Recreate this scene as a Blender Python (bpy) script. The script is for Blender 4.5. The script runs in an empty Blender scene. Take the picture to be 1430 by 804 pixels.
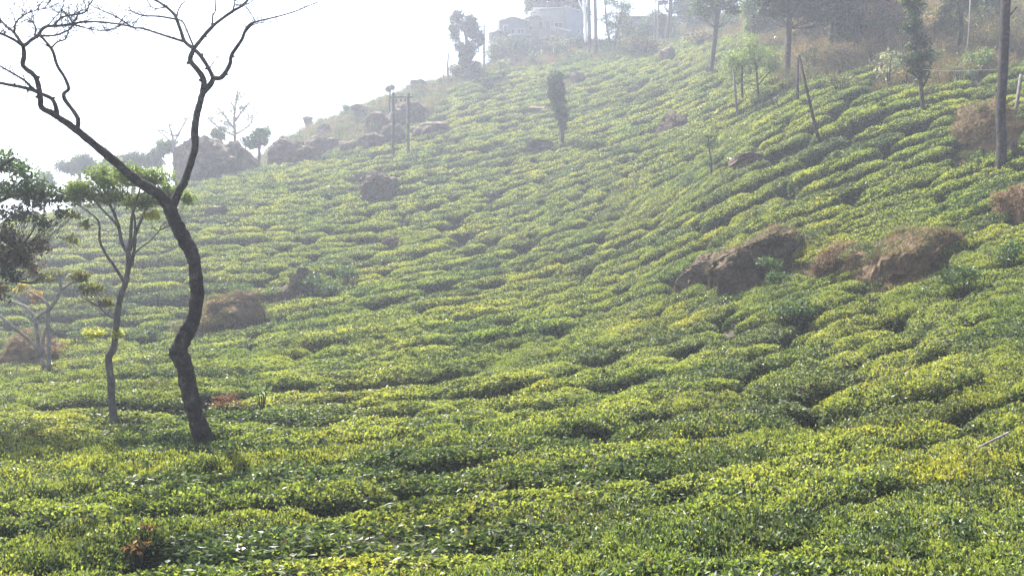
import bpy, bmesh, math, random
import numpy as np
from mathutils import Vector, Matrix, noise
R = math.radians
random.seed(7); rng = np.random.default_rng(7)
S = bpy.context.scene
COL = S.collection

# ------------------------------------------------------------------ camera, sky, sun, exposure
F = 1100.0                      # focal length in photograph pixels (1430 wide)
cam_d = bpy.data.cameras.new('camera'); cam = bpy.data.objects.new('camera', cam_d); COL.objects.link(cam)
cam.location = (0, 0, 0); cam.rotation_euler = (R(90), 0, 0)
cam_d.sensor_width = 36; cam_d.lens = 36 * F / 1430; cam_d.clip_end = 4000; cam_d.clip_start = .1
S.camera = cam
SUN_EL, SUN_AZ = 53, -38        # azimuth from +Y (view axis), negative = left
w = bpy.data.worlds.new('World'); S.world = w; w.use_nodes = True
nt = w.node_tree; bg = nt.nodes['Background']
sky = nt.nodes.new('ShaderNodeTexSky'); sky.sky_type = 'NISHITA'; sky.sun_disc = False
sky.sun_elevation = R(SUN_EL); sky.sun_rotation = R(SUN_AZ)
sky.air_density = 1.0; sky.dust_density = 1.8; sky.ozone_density = 1.0
nt.links.new(sky.outputs[0], bg.inputs[0]); bg.inputs[1].default_value = .055
sl = bpy.data.lights.new('sun', 'SUN'); sl.energy = 5.0; sl.angle = R(0.6); sl.color = (1, .95, .86)
so = bpy.data.objects.new('sun', sl); COL.objects.link(so)
sd = Vector((math.sin(R(SUN_AZ)) * math.cos(R(SUN_EL)), math.cos(R(SUN_AZ)) * math.cos(R(SUN_EL)), math.sin(R(SUN_EL))))
so.rotation_euler = sd.to_track_quat('Z', 'Y').to_euler(); so.location = sd * 40
S.view_settings.view_transform = 'Standard'; S.view_settings.look = 'None'
S.view_settings.exposure = 2.3; S.view_settings.gamma = 1
HAZE = 0.0018
S.cycles.max_bounces = 6; S.cycles.sample_clamp_indirect = 6; S.cycles.volume_bounces = 1
S.cycles.transparent_max_bounces = 8

# ------------------------------------------------------------------ node helpers, materials
def mat(name):
    m = bpy.data.materials.new(name); m.use_nodes = True
    return m, m.node_tree, m.node_tree.nodes['Principled BSDF']
def N(nt, t, **kw):
    n = nt.nodes.new(t)
    for k, v in kw.items():
        if k in n.inputs: n.inputs[k].default_value = v
        else: setattr(n, k, v)
    return n
def ramp(nt, src, stops):
    r = nt.nodes.new('ShaderNodeValToRGB'); e = r.color_ramp.elements
    while len(e) < len(stops): e.new(.5)
    for i, (p, c) in enumerate(stops): e[i].position = p; e[i].color = (*c, 1)
    nt.links.new(src, r.inputs[0]); return r.outputs[0]
def posnoise(nt, scale, detail=4, rough=.55, obj=False):
    n = N(nt, 'ShaderNodeTexNoise'); n.inputs['Scale'].default_value = scale
    n.inputs['Detail'].default_value = detail; n.inputs['Roughness'].default_value = rough
    if obj: tc = N(nt, 'ShaderNodeTexCoord'); nt.links.new(tc.outputs['Object'], n.inputs['Vector'])
    else: g = N(nt, 'ShaderNodeNewGeometry'); nt.links.new(g.outputs['Position'], n.inputs['Vector'])
    return n.outputs[0]
def mixc(nt, f, a, b, typ='MIX'):
    m = nt.nodes.new('ShaderNodeMix'); m.data_type = 'RGBA'; m.blend_type = typ
    for s, v in ((0, f), (6, a), (7, b)):
        if isinstance(v, (int, float)): m.inputs[s].default_value = v
        elif isinstance(v, tuple): m.inputs[s].default_value = (*v, 1)
        else: nt.links.new(v, m.inputs[s])
    return m.outputs[2]
def bump(nt, bs, h, st=.5, dist=.05):
    b = N(nt, 'ShaderNodeBump'); b.inputs['Strength'].default_value = st; b.inputs['Distance'].default_value = dist
    nt.links.new(h, b.inputs['Height']); nt.links.new(b.outputs[0], bs.inputs['Normal'])

def leaf_mat(name, transl=.35, rough=.45, patch=True):
    """leaf colour comes from a per-leaf colour attribute (young, mature, dead leaves), varied in patches"""
    m, nt, bs = mat(name)
    a = N(nt, 'ShaderNodeAttribute'); a.attribute_name = 'leafcol'
    c = a.outputs['Color']
    if patch:
        p = ramp(nt, posnoise(nt, .22, 3), [(.33, (.74, .84, .88)), (.5, (1, 1, 1)), (.68, (1.16, 1.05, .85))])
        c = mixc(nt, 1.0, c, p, 'MULTIPLY')
        oi = N(nt, 'ShaderNodeObjectInfo')
        q = ramp(nt, oi.outputs['Random'], [(0, (.88, .92, .92)), (.5, (1, 1, 1)), (1, (1.1, 1.06, .96))])
        c = mixc(nt, 1.0, c, q, 'MULTIPLY')
        fl = ramp(nt, posnoise(nt, .55, 5, .7), [(.36, (.78, .84, .86)), (.5, (1, 1, 1)), (.66, (1.1, 1.05, .93))]); c = mixc(nt, 1.0, c, fl, 'MULTIPLY')
    nt.links.new(c, bs.inputs['Base Color']); bs.inputs['Roughness'].default_value = rough
    bs.inputs['Specular IOR Level'].default_value = .3
    tr = N(nt, 'ShaderNodeBsdfTranslucent')
    tc = mixc(nt, 1.0, c, (1.12, 1.18, .6), 'MULTIPLY'); nt.links.new(tc, tr.inputs[0])
    mx = N(nt, 'ShaderNodeMixShader'); mx.inputs[0].default_value = transl
    nt.links.new(bs.outputs[0], mx.inputs[1]); nt.links.new(tr.outputs[0], mx.inputs[2])
    nt.links.new(mx.outputs[0], nt.nodes['Material Output'].inputs[0]); return m
def noisy(name, stops, scale=2, rough=.85, bs_=.6, bscale=None, obj=False, dist=.05, detail=8):
    m, nt, bs = mat(name)
    n = posnoise(nt, scale, detail, .65, obj); c = ramp(nt, n, stops)
    nt.links.new(c, bs.inputs['Base Color']); bs.inputs['Roughness'].default_value = rough
    bs.inputs['Specular IOR Level'].default_value = .25
    if bs_: bump(nt, bs, posnoise(nt, bscale or scale * 4, 8, .7, obj), bs_, dist)
    return m
M = {}
M['tea'] = leaf_mat('tea_leaves', .42, .42)
M['leaf'] = leaf_mat('tree_leaves', .35, .5, False)
M['dry'] = leaf_mat('dry_leaves', .2, .8, False)
M['bark2'] = noisy('grey_bark', [(.35, (.06, .052, .048)), (.6, (.12, .108, .1)), (.75, (.22, .2, .18))], 6, .9, .8, 22, dist=.02)
M['earth'] = noisy('rusty_earth', [(.3, (.07, .045, .03)), (.5, (.14, .09, .055)), (.7, (.2, .145, .09))], 2.5, .95, .9, 9, dist=.08)
M['core'] = noisy('tea_bush_shade_core', [(.3, (.018, .022, .01)), (.7, (.045, .05, .022))], 9, .95, .8)  # near-black bush core: shade in the leaf gaps put into the colour
M['soil'] = noisy('hill_soil', [(.3, (.018, .015, .011)), (.5, (.035, .027, .018)), (.7, (.065, .05, .033))], 1.3, .95, .8, 8)
M['bark'] = noisy('dark_bark', [(.35, (.02, .017, .018)), (.56, (.048, .04, .038)), (.72, (.13, .12, .11))], 7, .95, 1.0, 30, dist=.12)
M['barkpale'] = noisy('pale_bark', [(.35, (.11, .1, .09)), (.6, (.22, .2, .18)), (.75, (.38, .36, .33))], 5, .9, .8, 20, dist=.02)
M['polewood'] = noisy('weathered_pole', [(.3, (.06, .055, .05)), (.7, (.17, .155, .14))], 6, .85, .5, 20, dist=.01)
M['frame'] = noisy('grey_frame', [(.3, (.3, .3, .29)), (.7, (.42, .42, .4))], 3, .7, 0)
M['metal'] = noisy('galvanised_metal', [(.3, (.35, .35, .36)), (.7, (.5, .5, .5))], 6, .45, .1)
def rock_mat():
    m, nt, bs = mat('boulder_stone')
    a = ramp(nt, posnoise(nt, 1.4, 9, .7), [(.3, (.034, .024, .017)), (.5, (.075, .052, .036)), (.64, (.13, .095, .065)), (.78, (.22, .175, .13))])
    b = ramp(nt, posnoise(nt, 3.5, 9, .7), [(.35, (.07, .05, .032)), (.6, (.13, .095, .055)), (.75, (.1, .1, .045))])
    g = N(nt, 'ShaderNodeNewGeometry'); s = N(nt, 'ShaderNodeSeparateXYZ'); nt.links.new(g.outputs['Normal'], s.inputs[0])
    ad = N(nt, 'ShaderNodeMath', operation='MULTIPLY_ADD'); nt.links.new(posnoise(nt, 2.2, 6, .7), ad.inputs[0]); ad.inputs[1].default_value = .55
    nt.links.new(s.outputs[2], ad.inputs[2])
    f = ramp(nt, ad.outputs[0], [(1.0-.02, (0, 0, 0)), (1.0, (1, 1, 1))])
    nt.links.new(mixc(nt, f, a, b), bs.inputs['Base Color']); bs.inputs['Roughness'].default_value = .92
    bs.inputs['Specular IOR Level'].default_value = .2
    bump(nt, bs, posnoise(nt, 4, 10, .75), .9, .12); return m
M['rock'] = rock_mat()
M['wall_grey'] = noisy('wall_weathered', [(.3, (.08, .085, .09)), (.7, (.16, .16, .165))], 1.5, .9, .2)
M['wall_blue'] = noisy('wall_blue', [(.3, (.11, .14, .19)), (.7, (.17, .2, .25))], 1.5, .9, .2)
M['wall_wood'] = noisy('wall_planks', [(.3, (.1, .085, .07)), (.7, (.2, .17, .14))], 3, .9, .3)
M['wall_cream'] = noisy('wall_cream', [(.3, (.15, .15, .14)), (.7, (.23, .22, .2))], 1.5, .9, .2)
M['roof'] = noisy('tin_roof', [(.3, (.42, .42, .44)), (.6, (.6, .6, .6)), (.75, (.4, .28, .2))], 1.2, .4, .1)
M['roofrust'] = noisy('rusty_roof', [(.3, (.3, .22, .17)), (.7, (.46, .38, .32))], 1.2, .6, .1)
M['white'] = noisy('white_paint', [(.3, (.7, .7, .68)), (.7, (.82, .82, .8))], 3, .6, 0)
M['dark'] = noisy('window_dark', [(.3, (.02, .025, .03)), (.7, (.05, .055, .06))], 3, .15, 0)
M['cloth'] = noisy('dark_cloth', [(.3, (.03, .03, .05)), (.7, (.06, .06, .09))], 9, .9, 0)
M['skin'] = noisy('skin', [(.3, (.28, .16, .1)), (.7, (.34, .2, .13))], 9, .6, 0)

# ------------------------------------------------------------------ object helpers
def tag(o, label=None, cat=None, group=None, kind=None):
    if label: o['label'] = label
    if cat: o['category'] = cat
    if group: o['group'] = group
    if kind: o['kind'] = kind
    return o
def empty(name, loc, label, cat, group=None):
    o = bpy.data.objects.new(name, None); COL.objects.link(o); o.location = loc
    o.empty_display_size = .2
    return tag(o, label, cat, group)
class MB:
    """collects vertices, faces, per-face material slots and leaf colours -> one mesh object"""
    def __init__(s): s.v = []; s.f = []; s.m = []; s.c = []; s.n = 0
    def add(s, verts, faces, mi=0, col=None):
        verts = np.asarray(verts, float); s.v.append(verts)
        s.f.extend([tuple(i + s.n for i in f) for f in faces]); s.m.extend([mi] * len(faces))
        s.c.append(np.tile(np.array(col if col is not None else (.1, .1, .1)), (len(verts), 1)) if np.ndim(col) < 2 else col)
        s.n += len(verts)
    def mesh(s, name, mats, smooth=False, origin=None):
        me = bpy.data.meshes.new(name)
        V = np.concatenate(s.v) if s.v else np.zeros((0, 3))
        if origin is not None: V = V - np.array(origin)
        me.from_pydata(V.tolist(), [], s.f)
        for m in mats: me.materials.append(m)
        me.polygons.foreach_set('material_index', s.m)
        me.polygons.foreach_set('use_smooth', [smooth] * len(s.f))
        ca = me.color_attributes.new('leafcol', 'FLOAT_COLOR', 'POINT')
        C = np.concatenate(s.c); ca.data.foreach_set('color', np.c_[C, np.ones(len(C))].ravel())
        me.update(); return me
    def build(s, name, mats, parent=None, origin=(0, 0, 0), smooth=False):
        if not isinstance(mats, (list, tuple)): mats = [mats]
        org = tuple(parent.location) if parent is not None and parent.parent is None else origin
        if parent is not None and parent.parent is not None: org = tuple(Vector(parent.location) + Vector(parent.parent.location))
        o = bpy.data.objects.new(name, s.mesh(name, mats, smooth, org)); COL.objects.link(o)
        if parent is not None: o.parent = parent
        else: o.location = origin
        return o
    # -- shapes
    def box(s, c, sz, rz=0, mi=0, ry=0):
        x, y, z = np.array(sz) / 2
        v = np.array([(a * x, b * y, d * z) for d in (-1, 1) for a, b in ((-1, -1), (1, -1), (1, 1), (-1, 1))])
        if ry: v = v @ np.array(Matrix.Rotation(ry, 3, 'Y')).T
        if rz: v = v @ np.array(Matrix.Rotation(rz, 3, 'Z')).T
        s.add(v + np.array(c), [(3, 2, 1, 0), (4, 5, 6, 7), (0, 1, 5, 4), (1, 2, 6, 5), (2, 3, 7, 6), (3, 0, 4, 7)], mi)
    def tube(s, pts, rad, sides=8, mi=0, sub=3, rough=0.0, cap=True):
        P = [Vector(p) for p in pts]
        if sub > 1 and len(P) > 2:
            Q, rr = [], []
            for i in range(len(P) - 1):
                a, b, c, d = P[max(i - 1, 0)], P[i], P[i + 1], P[min(i + 2, len(P) - 1)]
                for k in range(sub):
                    t = k / sub
                    Q.append(.5 * ((2 * b) + (c - a) * t + (2 * a - 5 * b + 4 * c - d) * t * t + (3 * b - a - 3 * c + d) * t ** 3))
                    rr.append(rad[i] * (1 - t) + rad[i + 1] * t)
            Q.append(P[-1]); rr.append(rad[-1]); P, rad = Q, rr
        up = None; V = []; n = len(P)
        for i, p in enumerate(P):
            t = (P[min(i + 1, n - 1)] - P[max(i - 1, 0)])
            if t.length < 1e-6: t = Vector((0, 0, 1))
            t.normalize()
            if up is None: up = t.orthogonal().normalized()
            up = (up - t * up.dot(t))
            up = up.normalized() if up.length > 1e-5 else t.orthogonal().normalized()
            sd_ = t.cross(up)
            for k in range(sides):
                a = 2 * math.pi * k / sides; d = up * math.cos(a) + sd_ * math.sin(a)
                r = rad[i]
                if rough: r *= 1 + rough * noise.noise((p + d * r) * (.45 / max(r, .01)) ) + rough * .6 * noise.noise((p + d * r) * 9)
                V.append(p + d * r)
        Fc = [(i * sides + k, i * sides + (k + 1) % sides, (i + 1) * sides + (k + 1) % sides, (i + 1) * sides + k) for i in range(n - 1) for k in range(sides)]
        if cap: Fc.append(tuple(range(sides))[::-1]); Fc.append(tuple((n - 1) * sides + k for k in range(sides)))
        s.add([tuple(v) for v in V], Fc, mi)
    def leaves(s, P, D, U, L, W, C, mi=0, fold=True):
        """P base points, D leaf directions, U leaf normals, L lengths, W widths (n,), C colours (n,3)"""
        n = len(P); L = np.broadcast_to(L, n)[:, None]; W = np.broadcast_to(W, n)[:, None]
        D = D / np.maximum(np.linalg.norm(D, axis=1), 1e-6)[:, None]
        Sd = np.cross(D, U); Sd /= np.maximum(np.linalg.norm(Sd, axis=1), 1e-6)[:, None]
        Nn = np.cross(Sd, D)
        a = P; b = P + D * L * .5 + Sd * W * .5 + Nn * W * .18; c = P + D * L; d = P + D * L * .5 - Sd * W * .5 + Nn * W * .18
        V = np.stack([a, b, c, d], 1).reshape(-1, 3)
        i = np.arange(n) * 4
        if fold: Fc = np.concatenate([np.stack([i, i + 1, i + 2], 1), np.stack([i, i + 2, i + 3], 1)])
        else: Fc = np.stack([i, i + 1, i + 2, i + 3], 1)
        base = s.n; s.v.append(V); s.n += len(V)
        s.f.extend(map(tuple, (Fc + base).tolist())); s.m.extend([mi] * len(Fc))
        s.c.append(np.repeat(C, 4, 0))

# ------------------------------------------------------------------ the hill: a height field
# measured profiles of the slope: for photograph columns, how high the slope appears at growing distance
PROF = {
 -300: [(4,1035),(6,830),(10,665),(17,580),(24,552),(30,545),(40,505),(50,450),(62,390),(75,345),(100,360),(150,400),(250,440)],
 0:    [(4,1035),(6,835),(10,665),(15,588),(20,548),(25,521),(28,514),(33,513),(38,482),(44,442),(52,395),(60,352),(68,322),(78,312),(95,335),(150,385),(250,430)],
 200:  [(4,1035),(6,835),(10,660),(15,582),(20,536),(25,505),(29,488),(34,484),(40,440),(48,395),(56,350),(64,310),(72,284),(80,270),(95,290),(150,360),(250,420)],
 400:  [(4,1035),(6,830),(10,655),(15,575),(20,528),(26,485),(31,452),(36,428),(40,420),(44,388),(50,350),(58,310),(68,270),(78,244),(88,229),(100,228),(112,212),(125,192),(150,215),(250,400)],
 550:  [(4,1035),(6,828),(10,650),(16,562),(22,505),(30,452),(38,415),(46,375),(54,338),(62,302),(72,265),(82,235),(92,212),(104,180),(116,145),(124,132),(135,135),(160,200),(250,380)],
 715:  [(4,1035),(6,825),(10,648),(16,556),(22,502),(30,455),(38,418),(46,382),(56,338),(66,295),(76,256),(88,212),(100,170),(112,130),(122,102),(130,87),(140,74),(160,80),(250,330)],
 900:  [(4,1035),(6,822),(10,645),(16,550),(22,500),(28,460),(34,425),(41,375),(48,332),(55,292),(63,249),(72,208),(84,167),(98,125),(110,95),(120,77),(130,68),(150,50),(180,60),(250,280)],
 1050: [(4,1035),(6,818),(10,640),(14,575),(18,520),(23,455),(27,405),(32,345),(37,292),(43,242),(49,204),(56,168),(65,132),(76,96),(88,66),(105,45),(125,20),(150,10),(180,60),(250,280)],
 1200: [(4,1035),(6,812),(10,630),(14,560),(18,495),(22,430),(26,370),(30,315),(34,265),(38,220),(42,180),(46,145),(51,112),(58,85),(68,50),(85,0),(105,-45),(135,-30),(250,280)],
 1430: [(4,1030),(5.5,830),(8.5,665),(12,560),(16,458),(19,400),(23,335),(27,272),(31,228),(36,185),(41,150),(47,115),(54,80),(65,35),(80,-10),(100,-60),(140,-40),(250,280)],
 1800: [(4,1020),(5,860),(8,650),(12,540),(16,440),(20,365),(26,275),(32,205),(40,130),(50,80),(70,10),(100,-60),(140,-40),(250,280)],
}
EXPO = .85
def warp(Y): Y = np.asarray(Y, float); return np.where(Y > 10, 10 * (np.maximum(Y, 1) / 10) ** EXPO, Y)
def pchip(x, y, q):
    x = np.array(x, float); y = np.array(y, float); h = np.diff(x); dl = np.diff(y) / h
    d = np.zeros_like(y)
    for i in range(1, len(x) - 1):
        if dl[i - 1] * dl[i] > 0:
            w1 = 2 * h[i] + h[i - 1]; w2 = h[i] + 2 * h[i - 1]; d[i] = (w1 + w2) / (w1 / dl[i - 1] + w2 / dl[i])
    d[0] = dl[0]; d[-1] = dl[-1]
    q = np.clip(q, x[0], x[-1]); i = np.clip(np.searchsorted(x, q) - 1, 0, len(h) - 1); t = (q - x[i]) / h[i]
    return ((1 + 2 * t) * (1 - t) ** 2 * y[i] + t * (1 - t) ** 2 * h[i] * d[i] + t * t * (3 - 2 * t) * y[i + 1] + t * t * (t - 1) * h[i] * d[i + 1])
LG = np.arange(math.log(4), math.log(162), .02)
PG = np.arange(-300, 1801, 25.)
cols = sorted(PROF)
tab = np.array([pchip(np.log(warp([a for a, b in PROF[c]])), [b for a, b in PROF[c]], LG) for c in cols])
TAB = np.array([pchip(cols, tab[:, j], PG) for j in range(len(LG))]).T
def gsm(A, s, ax):
    r = int(3 * s) + 1; k = np.exp(-.5 * (np.arange(-r, r + 1) / s) ** 2); k /= k.sum()
    pad = [(0, 0), (0, 0)]; pad[ax] = (r, r); Ap = np.pad(A, pad, mode='reflect', reflect_type='odd')
    return np.apply_along_axis(lambda v: np.convolve(v, k, 'valid'), ax, Ap)
TAB = gsm(gsm(TAB, 2.2, 0), 1.6, 1)
def G(px, Y):
    i = np.clip((np.asarray(px) + 300) / 25, 0, len(PG) - 1.001); j = np.clip((np.log(np.maximum(Y, 4)) - LG[0]) / .02, 0, len(LG) - 1.001)
    i0 = i.astype(int); j0 = j.astype(int); a = i - i0; b = j - j0
    return (TAB[i0, j0] * (1 - a) * (1 - b) + TAB[i0 + 1, j0] * a * (1 - b) + TAB[i0, j0 + 1] * (1 - a) * b + TAB[i0 + 1, j0 + 1] * a * b)
# smooth value noise, vectorised
_NG = rng.random((256, 256))
def vnoise(x, y, s):
    x = np.asarray(x) / s + 137.3; y = np.asarray(y) / s + 71.9; i = np.floor(x).astype(int); j = np.floor(y).astype(int)
    a = x - i; b = y - j; a = a * a * (3 - 2 * a); b = b * b * (3 - 2 * b); g = lambda p, q: _NG[p % 256, q % 256]
    return (g(i, j) * (1 - a) + g(i + 1, j) * a) * (1 - b) + (g(i, j + 1) * (1 - a) + g(i + 1, j + 1) * a) * b - .5
def canopy(x, y):
    """height of the tops of the tea bushes"""
    x = np.asarray(x, float); y = np.asarray(y, float); Y = np.maximum(y, 4.0)
    px = np.clip(715 + F * x / Y, -300, 1800)
    z = (402 - G(px, Y)) / F * np.minimum(Y, 160)
    amp = np.clip((Y - 6) / 25, 0.12, 1)
    return z + amp * (.4 * vnoise(x, y, 9) + .12 * vnoise(x + 40, y, 3.4))
BH = .72
def bhl(y): return .46 + .24 * np.clip((np.asarray(y, float) - 6) / 22, 0, 1) + .004 * np.clip(np.asarray(y, float) - 34, 0, 40)
def ground(x, y): return canopy(x, y) - bhl(y)
def grad(x, y, e=.4):
    return (canopy(x + e, y) - canopy(x - e, y)) / (2 * e), (canopy(x, y + e) - canopy(x, y - e)) / (2 * e)
def hit(px, py, lo=4.2, hi=130, fn=canopy):
    """first point of the bush-top surface seen in direction (px, py)"""
    Y = np.exp(np.linspace(math.log(lo), math.log(hi), 1500)); x = (px - 715) / F * Y; z = (402 - py) / F * Y
    s = z - fn(x, Y); k = np.where(s < 0)[0]
    if len(k) == 0: k = [int(np.argmin(np.abs(s)))]
    return float(Y[k[0]])
def P3(px, py, Y): return Vector(((px - 715) / F * Y, Y, (402 - py) / F * Y))
def base(px, py, **k):
    Y = hit(px, py, **k); x = (px - 715) / F * Y
    return Vector((x, Y, float(ground(x, Y)))), Y

def inpoly(px, py, poly):
    px = np.asarray(px); py = np.asarray(py); ins = np.zeros(px.shape, bool); n = len(poly)
    for i in range(n):
        x1, y1 = poly[i]; x2, y2 = poly[(i + 1) % n]
        if y1 == y2: continue
        ins ^= ((y1 > py) != (y2 > py)) & (px < (x2 - x1) * (py - y1) / (y2 - y1) + x1)
    return ins

# terrain sheet
def build_ground():
    # grid lines dense where the camera is, wide far out
    def axis(lo, hi, near, step0, grow):
        a = [0.0]; s = step0
        while a[-1] < hi: a.append(a[-1] + s); s = step0 if a[-1] < near else s * grow
        b = [0.0]; s = step0
        while b[-1] < -lo: b.append(b[-1] + s); s = step0 if b[-1] < near else s * grow
        return np.array([-v for v in b[:0:-1]] + a)
    xs = axis(-900, 900, 62, .6, 1.12); ys = axis(-900, 900, 112, .6, 1.12); ys = ys[(ys > -900)]
    X, Yg = np.meshgrid(xs, ys); Z = ground(X, Yg)
    # far from the plantation the land levels out into the valley
    far = np.clip((np.hypot(X, Yg - 40) - 130) / 200, 0, 1); Z = Z * (1 - far) + (-34) * far
    V = np.stack([X, Yg, Z], -1).reshape(-1, 3); nx = len(xs); ny = len(ys)
    idx = np.arange(nx * ny).reshape(ny, nx)
    Fc = np.stack([idx[:-1, :-1], idx[:-1, 1:], idx[1:, 1:], idx[1:, :-1]], -1).reshape(-1, 4)
    me = bpy.data.meshes.new('ground'); me.from_pydata(V.tolist(), [], Fc.tolist())
    me.polygons.foreach_set('use_smooth', [True] * len(Fc)); me.materials.append(M['soil']); me.update()
    o = bpy.data.objects.new('ground', me); COL.objects.link(o); tag(o, 'bare brown soil of the hillside under the tea bushes', None, None, 'structure')
build_ground()

# ------------------------------------------------------------------ direction of the tea rows and their layout
ROWDIR = [(715,760,.10),(200,720,.04),(1200,720,.12),(1330,560,.2),(1000,600,.14),(715,550,.10),(400,560,.05),(100,600,.03),(1000,450,.24),(1300,440,.34),
 (1200,260,.42),(1380,300,.34),(1150,150,.62),(1280,180,.55),(1000,110,.5),(1000,250,.32),(850,300,.38),(700,360,.36),(600,450,.2),(500,300,.10),(600,380,.3),(720,270,.3),(800,440,.26),(500,420,.25),(300,300,.0),
 (100,400,.0),(300,400,.04),(600,240,.08),(700,180,.10),(850,160,.10),(750,110,.12),(950,190,.2),(600,150,.3),(680,100,.28),(900,420,.26),(200,480,.05),(450,420,.2)]
RD = np.array(ROWDIR, float); RD[:, 2] *= np.where((RD[:, 0] > 480) & (RD[:, 1] > 200) & (RD[:, 1] < 600), 1.3, 1.0)
def rowslope(px, py):
    px = np.clip(px, -50, 1480); py = np.clip(py, 40, 804)
    d2 = ((px[..., None] - RD[:, 0]) ** 2 + (1.3 * (py[..., None] - RD[:, 1])) ** 2) / 80 ** 2 + .15
    wt = d2 ** -1.8; return (wt * RD[:, 2]).sum(-1) / wt.sum(-1)
HS = .5
gx = np.arange(-75, 75 + HS, HS); gy = np.arange(3, 106 + HS, HS); GX, GY = np.meshgrid(gx, gy)
PX = 715 + F * GX / GY; PY = G(np.clip(PX, -300, 1800), GY)
zx = (402 - 0) * 0
zz = (402 - PY) / F * GY; zyy, zxx = np.gradient(zz, HS)
mm = rowslope(PX, PY)
A = zyy - zz / GY + mm * GX / GY; A = np.maximum(A, .09)
dx, dy = A, -(zxx - mm); ang = np.clip(np.arctan2(dy, dx), -1.05, 1.05)
ang = gsm(gsm(ang, 4, 0), 4, 1)
sp = .94 + .0025 * GY                       # row spacing
def poisson(vx, vy):
    """least-squares potential whose gradient follows (vx, vy): conjugate gradients"""
    f = (GY * vy).copy()
    def lap(u):
        r = np.zeros_like(u)
        d = u[:, 1:] - u[:, :-1]; r[:, 1:] += d; r[:, :-1] -= d
        d = u[1:] - u[:-1]; r[1:] += d; r[:-1] -= d
        return r
    b = np.zeros_like(f); d = HS * .5 * (vx[:, 1:] + vx[:, :-1]); b[:, 1:] += d; b[:, :-1] -= d
    d = HS * .5 * (vy[1:] + vy[:-1]); b[1:] += d; b[:-1] -= d
    r = b - lap(f); p = r.copy(); rs = (r * r).sum()
    for _ in range(700):
        Ap = lap(p); a = rs / (p * Ap).sum(); f += a * p; r -= a * Ap; rn = (r * r).sum()
        if rn < 1e-8: break
        p = r + rn / rs * p; rs = rn
    return f
FF = poisson(-np.sin(ang) / sp, np.cos(ang) / sp)
ASP = 2.7
GG = poisson(np.cos(ang) / (sp * ASP), np.sin(ang) / (sp * ASP))
def bil(A_, x, y):
    i = np.clip((x - gx[0]) / HS, 0, len(gx) - 1.001); j = np.clip((y - gy[0]) / HS, 0, len(gy) - 1.001)
    i0 = i.astype(int); j0 = j.astype(int); a = i - i0; b = j - j0
    return A_[j0, i0] * (1 - a) * (1 - b) + A_[j0, i0 + 1] * a * (1 - b) + A_[j0 + 1, i0] * (1 - a) * b + A_[j0 + 1, i0 + 1] * a * b
def layout():
    fx = np.arange(-74, 74, .12); fy = np.arange(3.4, 105, .12); X, Y = np.meshgrid(fx, fy); X = X.ravel(); Y = Y.ravel()
    px = 715 + F * X / Y; k = (px > -330) & (px < 1760); X, Y, px = X[k], Y[k], px[k]
    f = bil(FF, X, Y) + .35 * vnoise(X, Y, 9) + .16 * vnoise(X + 9, Y, 2.6); g = bil(GG, X, Y) + .5 * vnoise(X, Y + 50, 6)
    fi = np.floor(f).astype(int); g = g + (fi * 0.6180 % 1) + .25 * np.sin(fi * 12.9)
    gi = np.floor(g).astype(int)
    h = lambda a, b, s: np.modf(np.abs(np.sin(a * 12.9898 + b * 78.233 + s) * 43758.5453))[0]
    cx = .5 + .32 * (h(fi, gi, 1.) - .5); cy = .5 + .12 * (h(fi, gi, 2.) - .5)
    d = ((g - gi - cx) * ASP) ** 2 + (f - fi - cy) ** 2
    key = (fi - fi.min()).astype(np.int64) * 100000 + (gi - gi.min())
    o = np.lexsort((d, key)); ks = key[o]; first = np.r_[True, ks[1:] != ks[:-1]]; sel = o[first]
    sel = sel[d[sel] < .06]
    X, Y, px = X[sel], Y[sel], px[sel]
    return X, Y, px
BX, BY, BPX = layout()
BPY = 402 - F * canopy(BX, BY) / BY
# where tea does not grow
SCRUB = [(1040,46),(1075,92),(1110,112),(1150,100),(1180,84),(1210,92),(1225,118),(1262,132),(1330,108),(1390,88),(1800,70),(1800,-400),(1000,-400),(960,50)]
ROCKY = [(-300,-400),(-300,300),(0,300),(240,262),(380,229),(455,208),(520,186),(560,176),(600,158),(640,120),(665,104),(720,92),(800,84),(900,72),(960,50),(1000,-400)]
GULLY = []
BARE = [  # (px, py, rx, ry) bare or otherwise occupied patches
 (205,560,42,10),(320,558,34,11),(440,486,26,3),(310,436,55,22),(336,430,26,14),(408,396,24,13),(525,255,34,20),(1080,362,55,28),(985,382,34,16),
 (1285,366,94,26),(1165,362,26,16),(1380,182,32,38),(1418,282,22,18),(942,168,22,8),(755,150,16,8),(805,108,13,10),(625,203,14,12),(30,485,40,14),
 (300,290,17,8),(1050,217,18,4),(1215,227,16,3),(190,750,26,16),(1120,95,40,20),(925,75,14,10),(755,205,30,4),(540,333,10,8),(1270,100,40,22),(1225,72,70,30),(1110,722,95,9),(455,742,50,8),(622,578,26,3)]
keep = ~(inpoly(BPX, BPY, SCRUB) & (BY > 30)) & ~(inpoly(BPX, BPY, ROCKY) & (BY > 40))
for a, b, c, d in BARE: keep &= ((BPX - a) / c) ** 2 + ((BPY - b) / d) ** 2 > 1
keep &= BY < 98
BX, BY, BPX, BPY = BX[keep], BY[keep], BPX[keep], BPY[keep]
print('tea bushes', len(BX))

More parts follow.
